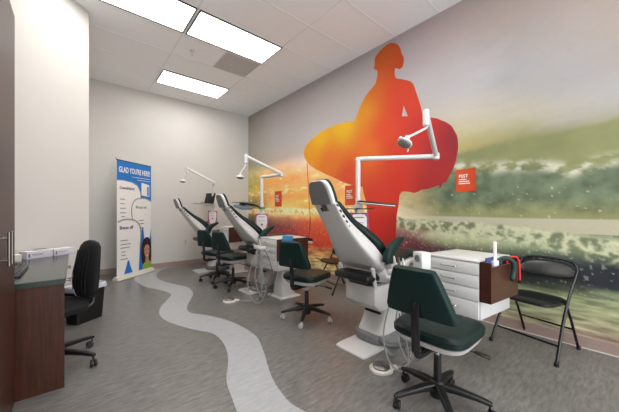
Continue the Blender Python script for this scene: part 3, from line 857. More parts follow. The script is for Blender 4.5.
bm = new(); tube(bm, [(0.0, 0, 0.385), (-0.2, 0, 0.385), (-0.285, 0, 0.41), (-0.292, 0, 0.50), (-0.288, 0, 0.62)], 0.018, 8, 4)
box(bm, (0, 0, 0.393), (0.2, 0.14, 0.03), 0.008); obj('back_bracket', bm, M['black'], t)

# ---------------------------------------------------------------- folding chairs
def make_folding(label, loc, rz):
    t = thing('folding_chair', label, 'chair', loc, rz, 'black folding chairs by the mural')
    hw = 0.222
    # front legs run up into the back frame: one bent tube
    bm = new()
    pts = []
    for s in (-1, 1):
        side = [(0.25, s * (hw + 0.02), 0.01), (0.10, s * (hw + 0.005), 0.30), (-0.03, s * hw, 0.50), (-0.155, s * hw, 0.655), (-0.195, s * (hw - 0.006), 0.705)]
        pts.append(side)
    arch = pts[0] + [(-0.215, -hw + 0.03, 0.742), (-0.226, -hw + 0.09, 0.763), (-0.230, 0, 0.770), (-0.226, hw - 0.09, 0.763), (-0.215, hw - 0.03, 0.742)] + list(reversed(pts[1]))
    tube(bm, arch, 0.0115, 12, 5)
    obj('back_frame', bm, M['bmetal'], t)
    for s in (-1, 1):
        bm = new(); tube(bm, [(-0.25, s * (hw - 0.02), 0.01), (-0.12, s * (hw - 0.022), 0.27), (-0.005, s * (hw - 0.024), 0.46)], 0.0105, 12, 4)
        obj('rear_leg', bm, M['bmetal'], t)
    for s in (-1, 1):
        bm = new(); lathe(bm, [(0.012, 0.0), (0.0165, 0.002), (0.016, 0.03), (0.012, 0.034)], (0.251, s * (hw + 0.0205), 0)); obj('foot_cap', bm, M['black'], t)
        bm = new(); lathe(bm, [(0.012, 0.0), (0.0155, 0.002), (0.015, 0.03), (0.011, 0.034)], (-0.252, s * (hw - 0.02), 0))
        obj('foot_cap', bm, M['black'], t)
    bm = new(); cyl(bm, (0.185, -hw - 0.01, 0.135), (0.185, hw + 0.01, 0.135), 0.008, seg=10); obj('front_crossbar', bm, M['bmetal'], t)
    bm = new(); cyl(bm, (-0.16, -hw + 0.02, 0.19), (-0.16, hw - 0.02, 0.19), 0.008, seg=10); obj('rear_crossbar', bm, M['bmetal'], t)
    bm = new()
    u, v = (1, 0, 0.03), (0, 1, 0)
    loft(bm, [ring((0.05, 0, 0.418), u, v, 0.19, 0.19, 4, 40), ring((0.05, 0, 0.425), u, v, 0.202, 0.195, 4, 40), ring((0.05, 0, 0.445), u, v, 0.202, 0.195, 4, 40), ring((0.05, 0, 0.458), u, v, 0.185, 0.178, 3.6, 40), ring((0.05, 0, 0.464), u, v, 0.12, 0.12, 3, 40)])
    obj('seat', bm, M['bvinyl'], t)
    bm = new()
    rings = []
    for k in range(15):
        s = -1 + 2 * k / 14
        hh = 0.082 * (1 - 0.6 * abs(s) ** 4)
        bow = -0.035 * (1 - s * s)
        c = Vector((-0.165 + bow - 0.0, s * 0.206, 0.672 - 0.016 * abs(s) ** 3))
        rings.append(ring(c, (-0.5, 0, 1), (1, 0, 0.5), hh, 0.017 * (1 - 0.5 * abs(s) ** 8), 3, 20))
    loft(bm, rings)
    obj('backrest', bm, M['bvinyl'], t)
    return t
fc = make_folding('black padded folding chair at the right, beside the brown cart bin', (3.135, 0.58, 0), R(167))
dup(fc, (3.10, 2.98, 0), R(167), 'black folding chair half hidden behind the nearest dental chair')

# ---------------------------------------------------------------- dental chairs
def make_dental(label, loc):
    t = thing('dental_chair', label, 'dental chair', loc, 0, 'white and green dental chairs')
    X0 = 2.1
    bm = new()
    tb = bmesh.new()
    loft(bm, [ring((0.10, 0, 0.0), (1, 0, 0), (0, 1, 0), 0.43, 0.165, 14, 44), ring((0.10, 0, 0.014), (1, 0, 0), (0, 1, 0), 0.43, 0.165, 14, 44), ring((0.10, 0, 0.020), (1, 0, 0), (0, 1, 0), 0.424, 0.159, 14, 44)])
    obj('base_plate', bm, M['white'], t)
    bm = new()
    loft(bm, [ring((0.16, 0, 0.022), (1, 0, 0), (0, 1, 0), 0.26, 0.20, 2.8, 40), ring((0.16, 0, 0.055), (1, 0, 0), (0, 1, 0), 0.272, 0.212, 2.8, 40), ring((0.16, 0, 0.09), (1, 0, 0), (0, 1, 0), 0.268, 0.208, 2.8, 40), ring((0.16, 0, 0.10), (1, 0, 0), (0, 1, 0), 0.24, 0.18, 2.8, 40)])
    obj('base_bumper', bm, M['grey'], t)
    bm = new()
    secs = []
    for x, z, a, b in ((0.14, 0.095, 0.20, 0.145), (0.16, 0.12, 0.20, 0.145), (0.20, 0.25, 0.17, 0.13), (0.22, 0.40, 0.15, 0.12)):
        secs.append(ring((x, 0, z), (1, 0, 0), (0, 1, 0), a, b, 7, 32))
    loft(bm, secs); obj('lift_column', bm, M['shell'], t)
    bm = new(); box(bm, (0.005, 0, 0.275), (0.02, 0.17, 0.022), 0.004, rot=(0, 0.25, 0)); obj('column_slot', bm, M['black'], t)
    # skirt box under the seat
    bm = new()
    prism(bm, [(-0.185, 0.40), (-0.10, 0.335), (0.30, 0.335), (0.34, 0.40), (0.34, 0.56), (-0.185, 0.56)], lambda u, v, w: Vector((u, -0.165 + 0.33 * w, v)), 0.012)
    obj('skirt', bm, M['shell'], t)
    bm = new(); box(bm, (-0.05, 0, 0.60), (0.30, 0.22, 0.09), 0.015); obj('mechanism', bm, M['black'], t)
    bm = new(); box(bm, (-0.20, 0, 0.645), (0.24, 0.38, 0.07), 0.03); obj('seat_underside', bm, M['black'], t)
    for s in (-1, 1):
        bm = new(); tube(bm, [(-0.15, s * 0.15, 0.53), (-0.20, s * 0.17, 0.62), (-0.24, s * 0.185, 0.73)], 0.017, 8, 3); obj('back_strut', bm, M['white'], t)
    # seat body
    bm = new()
    up = (0, 0, 1)
    secs = []
    for x, zc, w, h_ in ((-0.17, 0.70, 0.20, 0.05), (-0.13, 0.675, 0.235, 0.085), (0.0, 0.665, 0.245, 0.10), (0.15, 0.685, 0.24, 0.08), (0.30, 0.735, 0.22, 0.035), (0.60, 0.71, 0.205, 0.026), (0.86, 0.665, 0.18, 0.022), (0.93, 0.655, 0.13, 0.012)):
        secs.append(ring((x, 0, zc), (0, 1, 0), up, w, h_, 4, 28))
    loft(bm, secs); obj('seat_shell', bm, M['white'], t)
    bm = new(); secs = []
    for x, zc, w, h_ in ((-0.20, 0.765, 0.19, 0.012), (-0.16, 0.77, 0.225, 0.028), (0.0, 0.762, 0.235, 0.032), (0.18, 0.775, 0.225, 0.034), (0.32, 0.80, 0.21, 0.034), (0.48, 0.79, 0.20, 0.034), (0.70, 0.748, 0.185, 0.032), (0.88, 0.71, 0.165, 0.028), (0.93, 0.698, 0.13, 0.010)):
        secs.append(ring((x, 0, zc), (0, 1, 0), up, w, h_, 3.4, 32))
    loft(bm, secs); obj('seat_cushion', bm, M['green'], t)
    # back shell: a tapered moulding leaning back from the seat
    prof = [  # x (rear face), z, half width, flange depth
        (-0.623, 1.262, 0.118, 0.034), (-0.60, 1.225, 0.121, 0.040), (-0.55, 1.15, 0.125, 0.054), (-0.50, 1.08, 0.132, 0.072), (-0.44, 1.00, 0.148, 0.098),
        (-0.38, 0.92, 0.173, 0.120), (-0.315, 0.84, 0.205, 0.130), (-0.25, 0.765, 0.230, 0.125), (-0.20, 0.715, 0.236, 0.105), (-0.165, 0.69, 0.225, 0.055)]
    bm = new(); secs = []
    for i, (x, z, w, d_) in enumerate(prof):
        a = prof[max(0, i - 1)]; b = prof[min(len(prof) - 1, i + 1)]
        tdir = Vector((b[0] - a[0], 0, b[1] - a[1])).normalized()
        nrm_ = Vector((-tdir.z, 0, tdir.x))
        if nrm_.x < 0: nrm_ = -nrm_
        c = Vector((x, 0, z)) + nrm_ * d_ * 0.5
        secs.append(ring(c, (0, 1, 0), nrm_, w, d_ * 0.5, 6, 36))
    loft(bm, secs); obj('back_shell', bm, M['shell'], t)
    # back cushion
    bm = new(); secs = []
    cpro = [(-0.625, 1.265, 0.090, 0.012, 0.040), (-0.605, 1.235, 0.118, 0.024, 0.054), (-0.54, 1.137, 0.131, 0.032, 0.076), (-0.48, 1.053, 0.141, 0.038, 0.100), (-0.42, 0.972, 0.164, 0.048, 0.134),
            (-0.35, 0.883, 0.198, 0.056, 0.160), (-0.28, 0.80, 0.228, 0.056, 0.168), (-0.225, 0.745, 0.230, 0.046, 0.154), (-0.19, 0.72, 0.20, 0.018, 0.125)]
    for i, (x, z, w, th, off) in enumerate(cpro):
        a = cpro[max(0, i - 1)]; b = cpro[min(len(cpro) - 1, i + 1)]
        tdir = Vector((b[0] - a[0], 0, b[1] - a[1])).normalized()
        nrm_ = Vector((-tdir.z, 0, tdir.x))
        if nrm_.x < 0: nrm_ = -nrm_
        secs.append(ring(Vector((x, 0, z)) + nrm_ * off, (0, 1, 0), nrm_, w, th, 3.2, 36))
    loft(bm, secs); obj('back_cushion', bm, M['green'], t)
    # ladder of dark slots on both edges of the shell
    for s in (-1, 1):
        bm = new()
        for k in range(5):
            q = k / 4
            x = -0.60 + 0.125 * q; z = 1.235 - 0.165 * q; w = 0.124 + 0.014 * q
            box(bm, (x + 0.014, s * (w - 0.009), z + 0.008), (0.030, 0.012, 0.017), 0.003, rot=(0, 0.6, 0))
        obj('edge_slots', bm, M['black'], t)
    bm = new(); box(bm, (-0.598, 0.04, 1.212), (0.010, 0.016, 0.035), 0.003, rot=(0, -0.6, 0)); obj('release_button', bm, M['black'], t)
    # headrest
    hd = Vector((0.36, 0, -1)).normalized()      # downwards along the headrest
    hn = Vector((1, 0, 0.36)).normalized()       # towards its front
    top = Vector((-0.705, 0, 1.425))
    def hr(front, rear, wmul, lo=0.0, hi=0.185):
        secs = []
        for s, w in ((0.0, 0.055), (0.006, 0.080), (0.025, 0.100), (0.06, 0.116), (0.11, 0.124), (0.16, 0.126), (0.185, 0.124)):
            if s < lo or s > hi: continue
            c = top + hd * s + hn * (front + rear) / 2
            secs.append(ring(c, (0, 1, 0), hn, w * wmul, (front - rear) / 2, 7, 32))
        return secs
    bm = new(); loft(bm, hr(0.014, -0.004, 0.86)); obj('headrest_back', bm, M['shellgrey'], t)
    bm = new(); loft(bm, hr(0.040, 0.004, 1.0)); obj('headrest_rim', bm, M['white'], t)
    bm = new(); loft(bm, hr(0.068, 0.039, 0.98)); obj('headrest_pad', bm, M['green'], t)
    bm = new(); box(bm, top + hd * 0.21 + hn * 0.03, (0.014, 0.06, 0.08), 0.004, rot=(0, -0.35, 0)); obj('headrest_stem', bm, M['steel'], t)
    # arm rests
    for s in (-1, 1):
        y = s * 0.285
        bm = new()
        secs = []
        pts = catmull([(-0.19, y, 0.785), (-0.165, y, 0.86), (-0.11, y, 0.915), (-0.03, y, 0.955), (0.03, y, 0.975)], 4)
        n = len(pts)
        for i, p in enumerate(pts):
            a = pts[max(0, i - 1)]; b = pts[min(n - 1, i + 1)]
            tt = (b - a).normalized(); nn = Vector((-tt.z, 0, tt.x))
            q = i / (n - 1)
            wid = 0.034 - 0.014 * q ** 3
            thk = 0.052 * (1 - 0.78 * q ** 1.8) + 0.001
            if i == 0: thk *= 0.7
            secs.append(ring(p - nn * thk * 0.2, (0, 1, 0), nn, wid, thk, 3, 20))
        loft(bm, secs); obj('armrest', bm, M['greenb'], t)
        bm = new(); tube(bm, [(-0.10, s * 0.255, 0.72), (-0.12, s * 0.285, 0.78), (-0.14, s * 0.287, 0.86)], [0.024, 0.022, 0.02], 10, 4)
        obj('armrest_post', bm, M['white'], t)
    return t
dc = make_dental('nearest reclined dental chair, white shell with dark green cushions', (2.1, 1.58, 0))
dup(dc, (2.215, 3.752, 0), 0, 'middle dental chair, white shell and green cushions, behind the second cart')
dup(dc, (2.13, 5.62, 0), 0, 'farthest dental chair, white shell and green cushions, in front of the back wall')

# ---------------------------------------------------------------- exam light posts
def exam_light(label, base, elbow, knee, head, hdir):
    """base floor point; elbow top-arm end; knee end of sprung arm; head lamp centre (all world points)"""
    b = Vector(base)
    t = thing('exam_light', label, 'exam light', base, 0, 'dental light posts')
    e = Vector(elbow) - b; k = Vector(knee) - b; h_ = Vector(head) - b
    topz = e.z
    bm = new()
    lathe(bm, [(0.02, 0.44), (0.032, 0.445), (0.032, 1.22), (0.026, 1.225), (0.026, topz - 0.03)])
    obj('post', bm, M['white'], t)
    bm = new(); tube(bm, [(0, 0, 0.47), (-0.01, -0.08, 0.47), (-0.03, -0.20, 0.47)], 0.028, 12, 3); obj('chair_mount', bm, M['white'], t)
    bm = new(); 
    tube(bm, [(0, 0, topz - 0.05), (0, 0, topz - 0.02), tuple(Vector((0, 0, topz)) + (e - Vector((0, 0, topz))).normalized() * 0.02), tuple(Vector((0, 0, topz)).lerp(e, 0.5)), tuple(e)], 0.023, 14, 4)
    obj('horizontal_arm', bm, M['white'], t)
    bm = new(); lathe(bm, [(0.02, -0.035), (0.032, -0.03), (0.034, 0.0), (0.032, 0.03), (0.015, 0.04)], e); obj('elbow_joint', bm, M['cream'], t)
    bm = new(); d_ = (k - e).normalized()
    cyl(bm, e + Vector((0, 0, 0.01)), k, 0.024, 0.021, 18)
    arm = obj('sprung_arm', bm, M['white'], t)
    # drop sleeve
    lo = k + Vector((0, 0, -0.13)); 
    bm = new(); lathe(bm, [(0.010, 0.032), (0.020, 0.027), (0.026, 0.010), (0.026, -0.10), (0.02, -0.108), (0.012, -0.11)], k); obj('drop_sleeve', bm, M['white'], t)
    bm = new(); q = h_ - Vector(hdir).normalized() * 0.05
    tube(bm, [tuple(k + Vector((0, 0, -0.10))), tuple(k + Vector((0, 0, -0.125))), tuple(q)], 0.009, 10, 3); obj('yoke', bm, M['white'], t)
    n_ = Vector(hdir).normalized()
    bm = new(); lathe(bm, [(0.010, -0.060), (0.020, -0.056), (0.022, -0.024), (0.040, -0.014), (0.056, -0.004), (0.062, 0.006), (0.061, 0.016), (0.054, 0.018)], h_, n_, 32); hd_ = obj('lamp_head', bm, M['white'], t)
    bm = new(); lathe(bm, [(0.05, 0.014), (0.048, 0.024), (0.026, 0.034), (0.008, 0.036)], h_, n_, 28); obj('lens', bm, M['lens'], hd_)
    bm = new()
    sd = n_.orthogonal().normalized()
    sd = (Vector((1, 0, 0)) - n_ * n_.x).normalized()
    for s in (-1, 1):
        tube(bm, [tuple(h_ + sd * s * 0.055 + n_ * 0.004), tuple(h_ + sd * s * 0.078 + n_ * 0.012), tuple(h_ + sd * s * 0.082 + n_ * 0.03)], 0.006, 8, 3)
    obj('grip', bm, M['cream'], hd_)
    return t
exam_light('white exam light post beside the nearest dental chair, arm across the surfer', (2.34, 1.95, 0), (2.835, 1.334, 1.765), (2.224, 1.13, 2.015), (2.046, 1.216, 1.76), (-0.55, 0.15, -0.9))
exam_light('white exam light post behind the middle dental chair', (2.375, 4.03, 0), (2.457, 3.566, 1.77), (1.945, 3.76, 2.02), (1.86, 3.78, 1.71), (-0.1, -0.1, -1))
exam_light('white exam light post at the farthest dental chair', (2.31, 6.0, 0), (2.145, 5.522, 1.77), (1.697, 5.769, 2.05), (1.629, 5.80, 1.80), (-0.1, -0.1, -1))

# info cards clipped on the posts
def post_card(label, px, py, z, w, h_, m):
    ang_ = R(-36)
    t = thing('post_card', label, 'card', (px, py, z), ang_, 'info cards on the light posts')
    # local +x runs across the card, -y faces the room
    y = -0.040
    bm = new(); box(bm, (0, y, 0), (w, 0.004, h_), 0.001); obj('card_border', bm, m, t)
    bm = new()
    pts = [(-0.40, 0.34), (-0.30, 0.43), (0.0, 0.45), (0.30, 0.43), (0.40, 0.34), (0.41, 0.05), (0.34, -0.2), (0.30, -0.44), (-0.30, -0.44), (-0.34, -0.2), (-0.41, 0.05)]
    prism(bm, [(a * w, b * h_) for a, b in pts], lambda u, v, q: Vector((u, y - 0.002 - 0.001 * q, v)))
    obj('white_panel', bm, M['paper'], t, False)
    bm = new(); box(bm, (0.0, y - 0.0035, h_ * 0.33), (w * 0.5, 0.001, h_ * 0.035)); box(bm, (0, y - 0.0035, h_ * 0.16), (w * 0.55, 0.001, h_ * 0.012)); box(bm, (0, y - 0.0035, h_ * 0.11), (w * 0.45, 0.001, h_ * 0.012))
    obj('printed_lines', bm, m, t, False)
    bm = new(); box(bm, (0.0, y - 0.0035, -h_ * 0.06), (w * 0.16, 0.001, h_ * 0.10)); obj('red_mark', bm, M['redp'], t, False)
    bm = new(); box(bm, (0, -0.036, h_ * 0.5), (0.05, 0.012, 0.02), 0.003); obj('clip', bm, M['cream'], t)
    return t
post_card('purple bordered info card on the nearest light post', 2.34, 1.95, 1.03, 0.205, 0.31, M['purple'])
post_card('rose bordered info card on the middle light post', 2.375, 4.03, 1.00, 0.21, 0.32, M['rose'])
post_card('rose bordered info card on the farthest light post', 2.31, 6.0, 1.06, 0.19, 0.30, M['rose'])

# trays on the posts
t = thing('instrument_tray', 'flat black and white instrument tray on the nearest light post', 'tray', (2.34, 1.95, 1.27))
bm = new(); box(bm, (0.08, -0.16, 0.014), (0.36, 0.26, 0.018), 0.004, rot=(0.0, 0.10, R(-45))); obj('tray_plate', bm, M['black'], t)
bm = new(); box(bm, (0.082, -0.162, 0.0), (0.365, 0.265, 0.008), 0.003, rot=(0, 0.10, R(-45))); obj('tray_rim', bm, M['white'], t)
bm = new(); lathe(bm, [(0.033, -0.035), (0.05, -0.033), (0.05, 0.0), (0.033, 0.002)], (0, 0, 0)); obj('clamp', bm, M['cream'], t)
bm = new(); box(bm, (-0.02, -0.03, -0.045), (0.30, 0.16, 0.010), 0.004, rot=(0, 0, R(-45))); obj('lower_shelf', bm, M['black'], t)

t = thing('tray_arm', 'dark swing arm holding a blue grey keypad at the middle chair', 'tray', (2.375, 4.03, 1.27))
bm = new(); lathe(bm, [(0.033, -0.04), (0.05, -0.038), (0.05, 0.0), (0.033, 0.002)], (0, 0, 0)); obj('clamp', bm, M['inkgreen'], t)
bm = new(); tube(bm, [(-0.03, 0, -0.01), (-0.2, -0.08, 0.03), (-0.42, -0.04, 0.045)], 0.014, 10, 3); obj('arm', bm, M['black'], t)
bm = new(); box(bm, (-0.33, -0.06, 0.065), (0.34, 0.24, 0.012), 0.004, rot=(0, 0, R(20))); obj('upper_plate', bm, M['grey'], t)
bm = new(); box(bm, (-0.42, -0.16, -0.01), (0.26, 0.17, 0.04), 0.010, rot=(0.25, 0, R(25))); obj('keypad', bm, M['bluegrey'], t)
bm = new(); tube(bm, [(-0.38, -0.10, 0.0), (-0.37, -0.08, 0.06)], 0.012, 8); obj('keypad_mount', bm, M['black'], t)

t = thing('laptop_tray', 'pale swing tray on the farthest light post', 'tray', (2.31, 6.0, 1.34))
bm = new(); lathe(bm, [(0.033, -0.04), (0.05, -0.038), (0.05, 0.0), (0.033, 0.002)], (0, 0, 0)); obj('clamp', bm, M['cream'], t)
bm = new(); tube(bm, [(-0.03, 0, -0.015), (-0.14, -0.04, -0.012), (-0.2, -0.05, 0.0)], 0.014, 10, 3); obj('arm', bm, M['cream'], t)
bm = new(); box(bm, (-0.22, -0.05, 0.012), (0.42, 0.26, 0.014), 0.005, rot=(0, 0, R(30))); obj('tray_plate', bm, M['cream'], t)
t = thing('laptop', 'open black laptop standing on the farthest swing tray', 'laptop', (2.12, 5.955, 1.3595), R(30))
bm = new(); box(bm, (0, 0, 0.010), (0.30, 0.22, 0.018), 0.004); obj('laptop_base', bm, M['key'], t)
bm = new(); box(bm, (0.155, 0, 0.125), (0.010, 0.25, 0.23), 0.003, rot=(0, 0.30, 0)); obj('laptop_screen', bm, M['screen'], t)
t = thing('scanner_wand', 'pale handheld wand lying at the left end of the far tray', 'wand', (1.95, 5.86, 1.3595), R(30))
bm = new(); loft(bm, [ring((x, 0, 0.018), (0, 1, 0), (0, 0, 1), a, a * 0.8, 2.4, 16) for x, a in ((-0.09, 0.008), (-0.08, 0.018), (-0.02, 0.020), (0.04, 0.014), (0.07, 0.006))]); obj('wand_body', bm, M['cream'], t)
bm = new(); cyl(bm, (0.065, 0, 0.018), (0.085, 0, 0.018), 0.004); obj('wand_tip', bm, M['grey'], t)

# ---------------------------------------------------------------- drawer carts
def make_cart(label, loc, rz, ped, top_z):
    """origin at the near front corner of the cabinet on the floor; +y runs along the drawer fronts, +x deep"""
    t = thing('drawer_cart', label, 'drawer cart', loc, rz, 'white drawer carts with cherry side bins')
    w, dp, h_ = 0.42, 0.48, 0.42
    z0_ = top_z - h_
    bm = new(); box(bm, (dp / 2 + 0.008, w / 2, z0_ + h_ / 2 - 0.006), (dp - 0.016, w, h_ - 0.012), 0.003); obj('cabinet_body', bm, M['white'], t)
    bm = new(); box(bm, (dp / 2, w / 2 + 0.004, top_z - 0.007), (dp + 0.012, w + 0.010, 0.016), 0.004); obj('worktop', bm, M['white'], t)
    hs = [0.088, 0.092, 0.092, 0.128]
    z = top_z - 0.018
    for k, hh in enumerate(hs):
        bm = new(); box(bm, (0.0, w / 2, z - hh / 2), (0.018, w - 0.008, hh - 0.005), 0.002); dr = obj('drawer', bm, M['white'], t)
        bm = new(); zc = z - hh * 0.45
        tube(bm, [(-0.008, w * 0.36, zc), (-0.030, w * 0.37, zc - 0.002), (-0.034, w * 0.42, zc - 0.004), (-0.034, w * 0.60, zc - 0.004), (-0.030, w * 0.65, zc - 0.002), (-0.008, w * 0.66, zc)], 0.004, 8, 4)
        obj('handle', bm, M['chrome'], dr)
        z -= hh
    # cherry bin on the near side
    bm = new()
    zt, zb = top_z - 0.005, top_z - 0.285
    if ped == 'flat': y0b, y1b = -0.03, 0.0
    else: y0b, y1b = -0.075, 0.0
    x0b, x1b = 0.0, (0.50 if ped == 'flat' else 0.43)
    box(bm, ((x0b + x1b) / 2, y0b + 0.008, (zt + zb) / 2 - 0.015), (x1b - x0b, 0.014, zt - zb - 0.03), 0.002)
    if ped != 'flat':
        box(bm, (x0b + 0.008, (y0b + y1b) / 2, (zt + zb) / 2), (0.016, y1b - y0b, zt - zb), 0.002)
        box(bm, (x1b - 0.008, (y0b + y1b) / 2, (zt + zb) / 2), (0.016, y1b - y0b, zt - zb), 0.002)
        box(bm, ((x0b + x1b) / 2, (y0b + y1b) / 2 + 0.006, zb + 0.04), (x1b - x0b - 0.03, y1b - y0b - 0.012, 0.012), 0.002)
    box(bm, ((x0b + x1b) / 2, -0.006, (zt + zb) / 2), (x1b - x0b, 0.010, zt - zb), 0.002)
    obj('side_bin', bm, M['brown'], t, False)
    if ped:
        bm = new(); box(bm, (0.27, 0.23, z0_ / 2), (0.22, 0.22, z0_ - 0.002), 0.01); obj('pedestal', bm, M['white'], t)
        bm = new(); box(bm, (0.27, 0.23, 0.012), (0.34, 0.34, 0.022), 0.006); obj('foot_plate', bm, M['white'], t)
    return t
ct = make_cart('nearest white four drawer cart with cherry side bin, right of the green stool', (2.162, 0.711, 0), R(-7), None, 0.85)
bm = new()   # carrying arm from the chair side
tube(bm, [(0.10, 0.20, 0.425), (0.12, 0.32, 0.405), (0.10, 0.55, 0.42), (0.06, 0.68, 0.46)], 0.026, 10, 4)
obj('carrying_arm', bm, M['white'], ct)
c2 = make_cart('second white drawer cart with a blue pamphlet, behind the grey castor stool', (1.995, 3.015, 0), R(-1), 'flat', 0.837)
make_cart('farthest white drawer cart with cherry side, in front of the last dental chair', (2.19, 4.93, 0), R(-1), 'flat', 0.90)

# things in and on the bins
def local(ob, p):
    return ob.matrix_basis @ Vector(p)
p_ = local(ct, (0.13, -0.040, 0.0))
t = thing('white_brush', 'white handled tool standing up in the nearest cart bin', 'tool', (p_.x, p_.y, 0.64), R(-6))
bm = new(); box(bm, (0, 0, 0.15), (0.075, 0.03, 0.12), 0.006); obj('tool_head', bm, M['lilac'], t)
bm = new(); loft(bm, [ring((0.005, 0, z), (1, 0, 0), (0, 1, 0), a, 0.009, 2.6, 16) for z, a in ((0.20, 0.014), (0.24, 0.013), (0.30, 0.015), (0.335, 0.014), (0.342, 0.007))]); obj('tool_handle', bm, M['paper'], t)
p_ = local(ct, (0.09, -0.036, 0.0))
t = thing('blue_booklet', 'dark blue booklet leaning in the nearest cart bin', 'booklet', (p_.x, p_.y, 0.635), R(-6))
bm = new(); box(bm, (0, 0.01, 0.12), (0.14, 0.008, 0.235), 0.001, rot=(0.04, 0, 0)); obj('cover', bm, M['navy'], t)
bm = new(); box(bm, (-0.01, 0.0055, 0.20), (0.07, 0.002, 0.035), 0.0005, rot=(0.04, 0, 0)); obj('cover_label', bm, M['paper'], t)
def strap(name, label, cat, m, pts, r, flat=1.0):
    P = [local(ct, p) for p in pts]
    t = thing(name, label, cat, tuple(P[0]))
    bm = new(); tube(bm, [tuple(p - P[0]) for p in P], r, 10, 6); obj('strap', bm, m, t)
    bm = new(); e = P[-1] - P[0]; box(bm, e, (0.02, 0.02, 0.024), 0.004); obj('buckle', bm, M['black'], t)
strap('green_strap', 'dark green padded strap draped over the nearest cart bin', 'strap', M['dkgreen'], [(0.20, -0.04, 0.78), (0.21, -0.045, 0.845), (0.235, -0.08, 0.86), (0.265, -0.103, 0.83), (0.275, -0.103, 0.77), (0.255, -0.100, 0.71)], 0.017)
strap('red_strap', 'bright red strap hanging over the back end of the nearest cart bin', 'strap', M['red'], [(0.33, -0.04, 0.78), (0.335, -0.045, 0.845), (0.36, -0.08, 0.86), (0.385, -0.094, 0.83), (0.40, -0.094, 0.75), (0.405, -0.094, 0.67)], 0.007)
p_ = local(c2, (0.12, -0.04, 0.0))
t = thing('blue_pamphlet', 'light blue pamphlet leaning over the top of the second cart side', 'pamphlet', (p_.x, p_.y, 0.76), R(-1))
bm = new(); box(bm, (0.02, 0.0, 0.055), (0.17, 0.004, 0.125), 0.001, rot=(0.12, 0.1, 0)); obj('cover', bm, M['pblue'], t)
bm = new(); box(bm, (0.0, -0.004, 0.085), (0.10, 0.002, 0.025), 0.0005, rot=(0.12, 0.1, 0)); obj('cover_label', bm, M['paper'], t)

# ---------------------------------------------------------------- suction / hose bundles
def make_hoses(label, loc):
    t = thing('hose_bundle', label, 'dental hoses', loc, 0, 'hanging dental hoses')
    # holder bracket carried by an arm from the chair
    bm = new(); box(bm, (-0.24, -0.50, 0.73), (0.10, 0.16, 0.045), 0.012); obj('holder', bm, M['white'], t)
    bm = new(); tube(bm, [(-0.22, -0.46, 0.71), (-0.16, -0.38, 0.64), (-0.10, -0.275, 0.62)], 0.018, 10, 4); obj('holder_arm', bm, M['white'], t)
    for k, (dx, dy) in enumerate(((-0.02, -0.05), (0.0, 0.0), (0.02, 0.05))):
        bm = new(); loft(bm, [ring((-0.24 + dx - 0.02 * s, -0.50 + dy, 0.755 + s * 0.09), (1, 0, 0), (0, 1, 0), a, a, 2, 14) for s, a in ((0, 0.010), (0.4, 0.012), (0.8, 0.009), (1.1, 0.006))])
        obj('handpiece', bm, M['steel'] if k == 1 else M['cream'], t)
    cl_ = [(x, y, max(z, 0.012)) for x, y, z in T1]
    for nm, pts, r, m in (('hose', [(-0.24, -0.5, 0.71)] + cl_, 0.006, 'hose'), ('hose', [(-0.26, -0.47, 0.71)] + list(T2), 0.0055, 'hose'),
                          ('suction_hose', T3, 0.02, 'dhose'), ('hose', [(-0.22, -0.55, 0.71)] + list(T4), 0.005, 'dhose')):
        bm = new(); tube(bm, pts, r, 10, 6); obj(nm, bm, M[m], t)
    bm = new(); tube(bm, [(-0.05, -0.20, 0.10), (-0.12, -0.30, 0.03), (-0.18, -0.42, 0.06), (-0.20, -0.50, 0.30), (-0.24, -0.50, 0.71)], 0.012, 10, 6); obj('supply_hose', bm, M['hose'], t)
    return t
hb = make_hoses('white and grey hoses looping down beside the second drawer cart', (2.07, 3.66, 0))
dup(hb, (2.12, 1.66, 0), 0, 'pale hoses hanging behind the nearest green stool backrest')

t = thing('cup_filler', 'small white block with a round port between chair and nearest cart', 'cup filler', (2.02, 1.06, 0.76), R(-20))
bm = new(); box(bm, (0, 0, 0.065), (0.09, 0.10, 0.13), 0.010); obj('block', bm, M['white'], t)
bm = new(); lathe(bm, [(0.026, 0.0), (0.026, 0.008), (0.014, 0.009), (0.013, 0.004)], (-0.0445, -0.005, 0.085), (-1, 0, 0)); obj('port', bm, M['grey'], t)
bm = new(); tube(bm, [(0.03, 0.02, 0.01), (0.08, 0.06, -0.03), (0.12, 0.24, -0.06)], 0.014, 10, 4); obj('mounting_arm', bm, M['white'], t)

# foot controls
def foot_control(label, x, y, rz, tail):
    t = thing('foot_control', label, 'foot control', (x, y, 0), rz, 'dental foot pedals')
    bm = new(); loft(bm, [ring((0, 0, 0.0), (1, 0, 0), (0, 1, 0), 0.088, 0.078, 2.2, 32), ring((0, 0, 0.016), (1, 0, 0), (0, 1, 0), 0.088, 0.078, 2.2, 32), ring((0, 0, 0.022), (1, 0, 0), (0, 1, 0), 0.078, 0.068, 2.2, 32)]); obj('pedal_base', bm, M['cream'], t)
    bm = new(); lathe(bm, [(0.062, 0.022), (0.064, 0.032), (0.052, 0.042), (0.02, 0.046), (0.004, 0.046)]); obj('disc', bm, M['steel'], t)
    bm = new()
    for k in range(8):
        a = 2 * PI * k / 8
        tube(bm, [(math.cos(a) * 0.02, math.sin(a) * 0.02, 0.046), (math.cos(a) * 0.055, math.sin(a) * 0.055, 0.041)], 0.003, 6)
    obj('grip_ridges', bm, M['grey'], t)
    bm = new(); box(bm, (0.095, 0, 0.012), (0.06, 0.045, 0.022), 0.006); obj('cable_boss', bm, M['cream'], t)
    bm = new(); tube(bm, [(0.12, 0, 0.012)] + tail, 0.006, 8, 6); obj('cable', bm, M['hose'], t)
    return t
foot_control('round ridged foot pedal on the floor beside the nearest base plate', 1.77, 1.25, R(-35), [(0.20, 0.02, 0.008), (0.28, 0.12, 0.008), (0.34, 0.22, 0.01)])
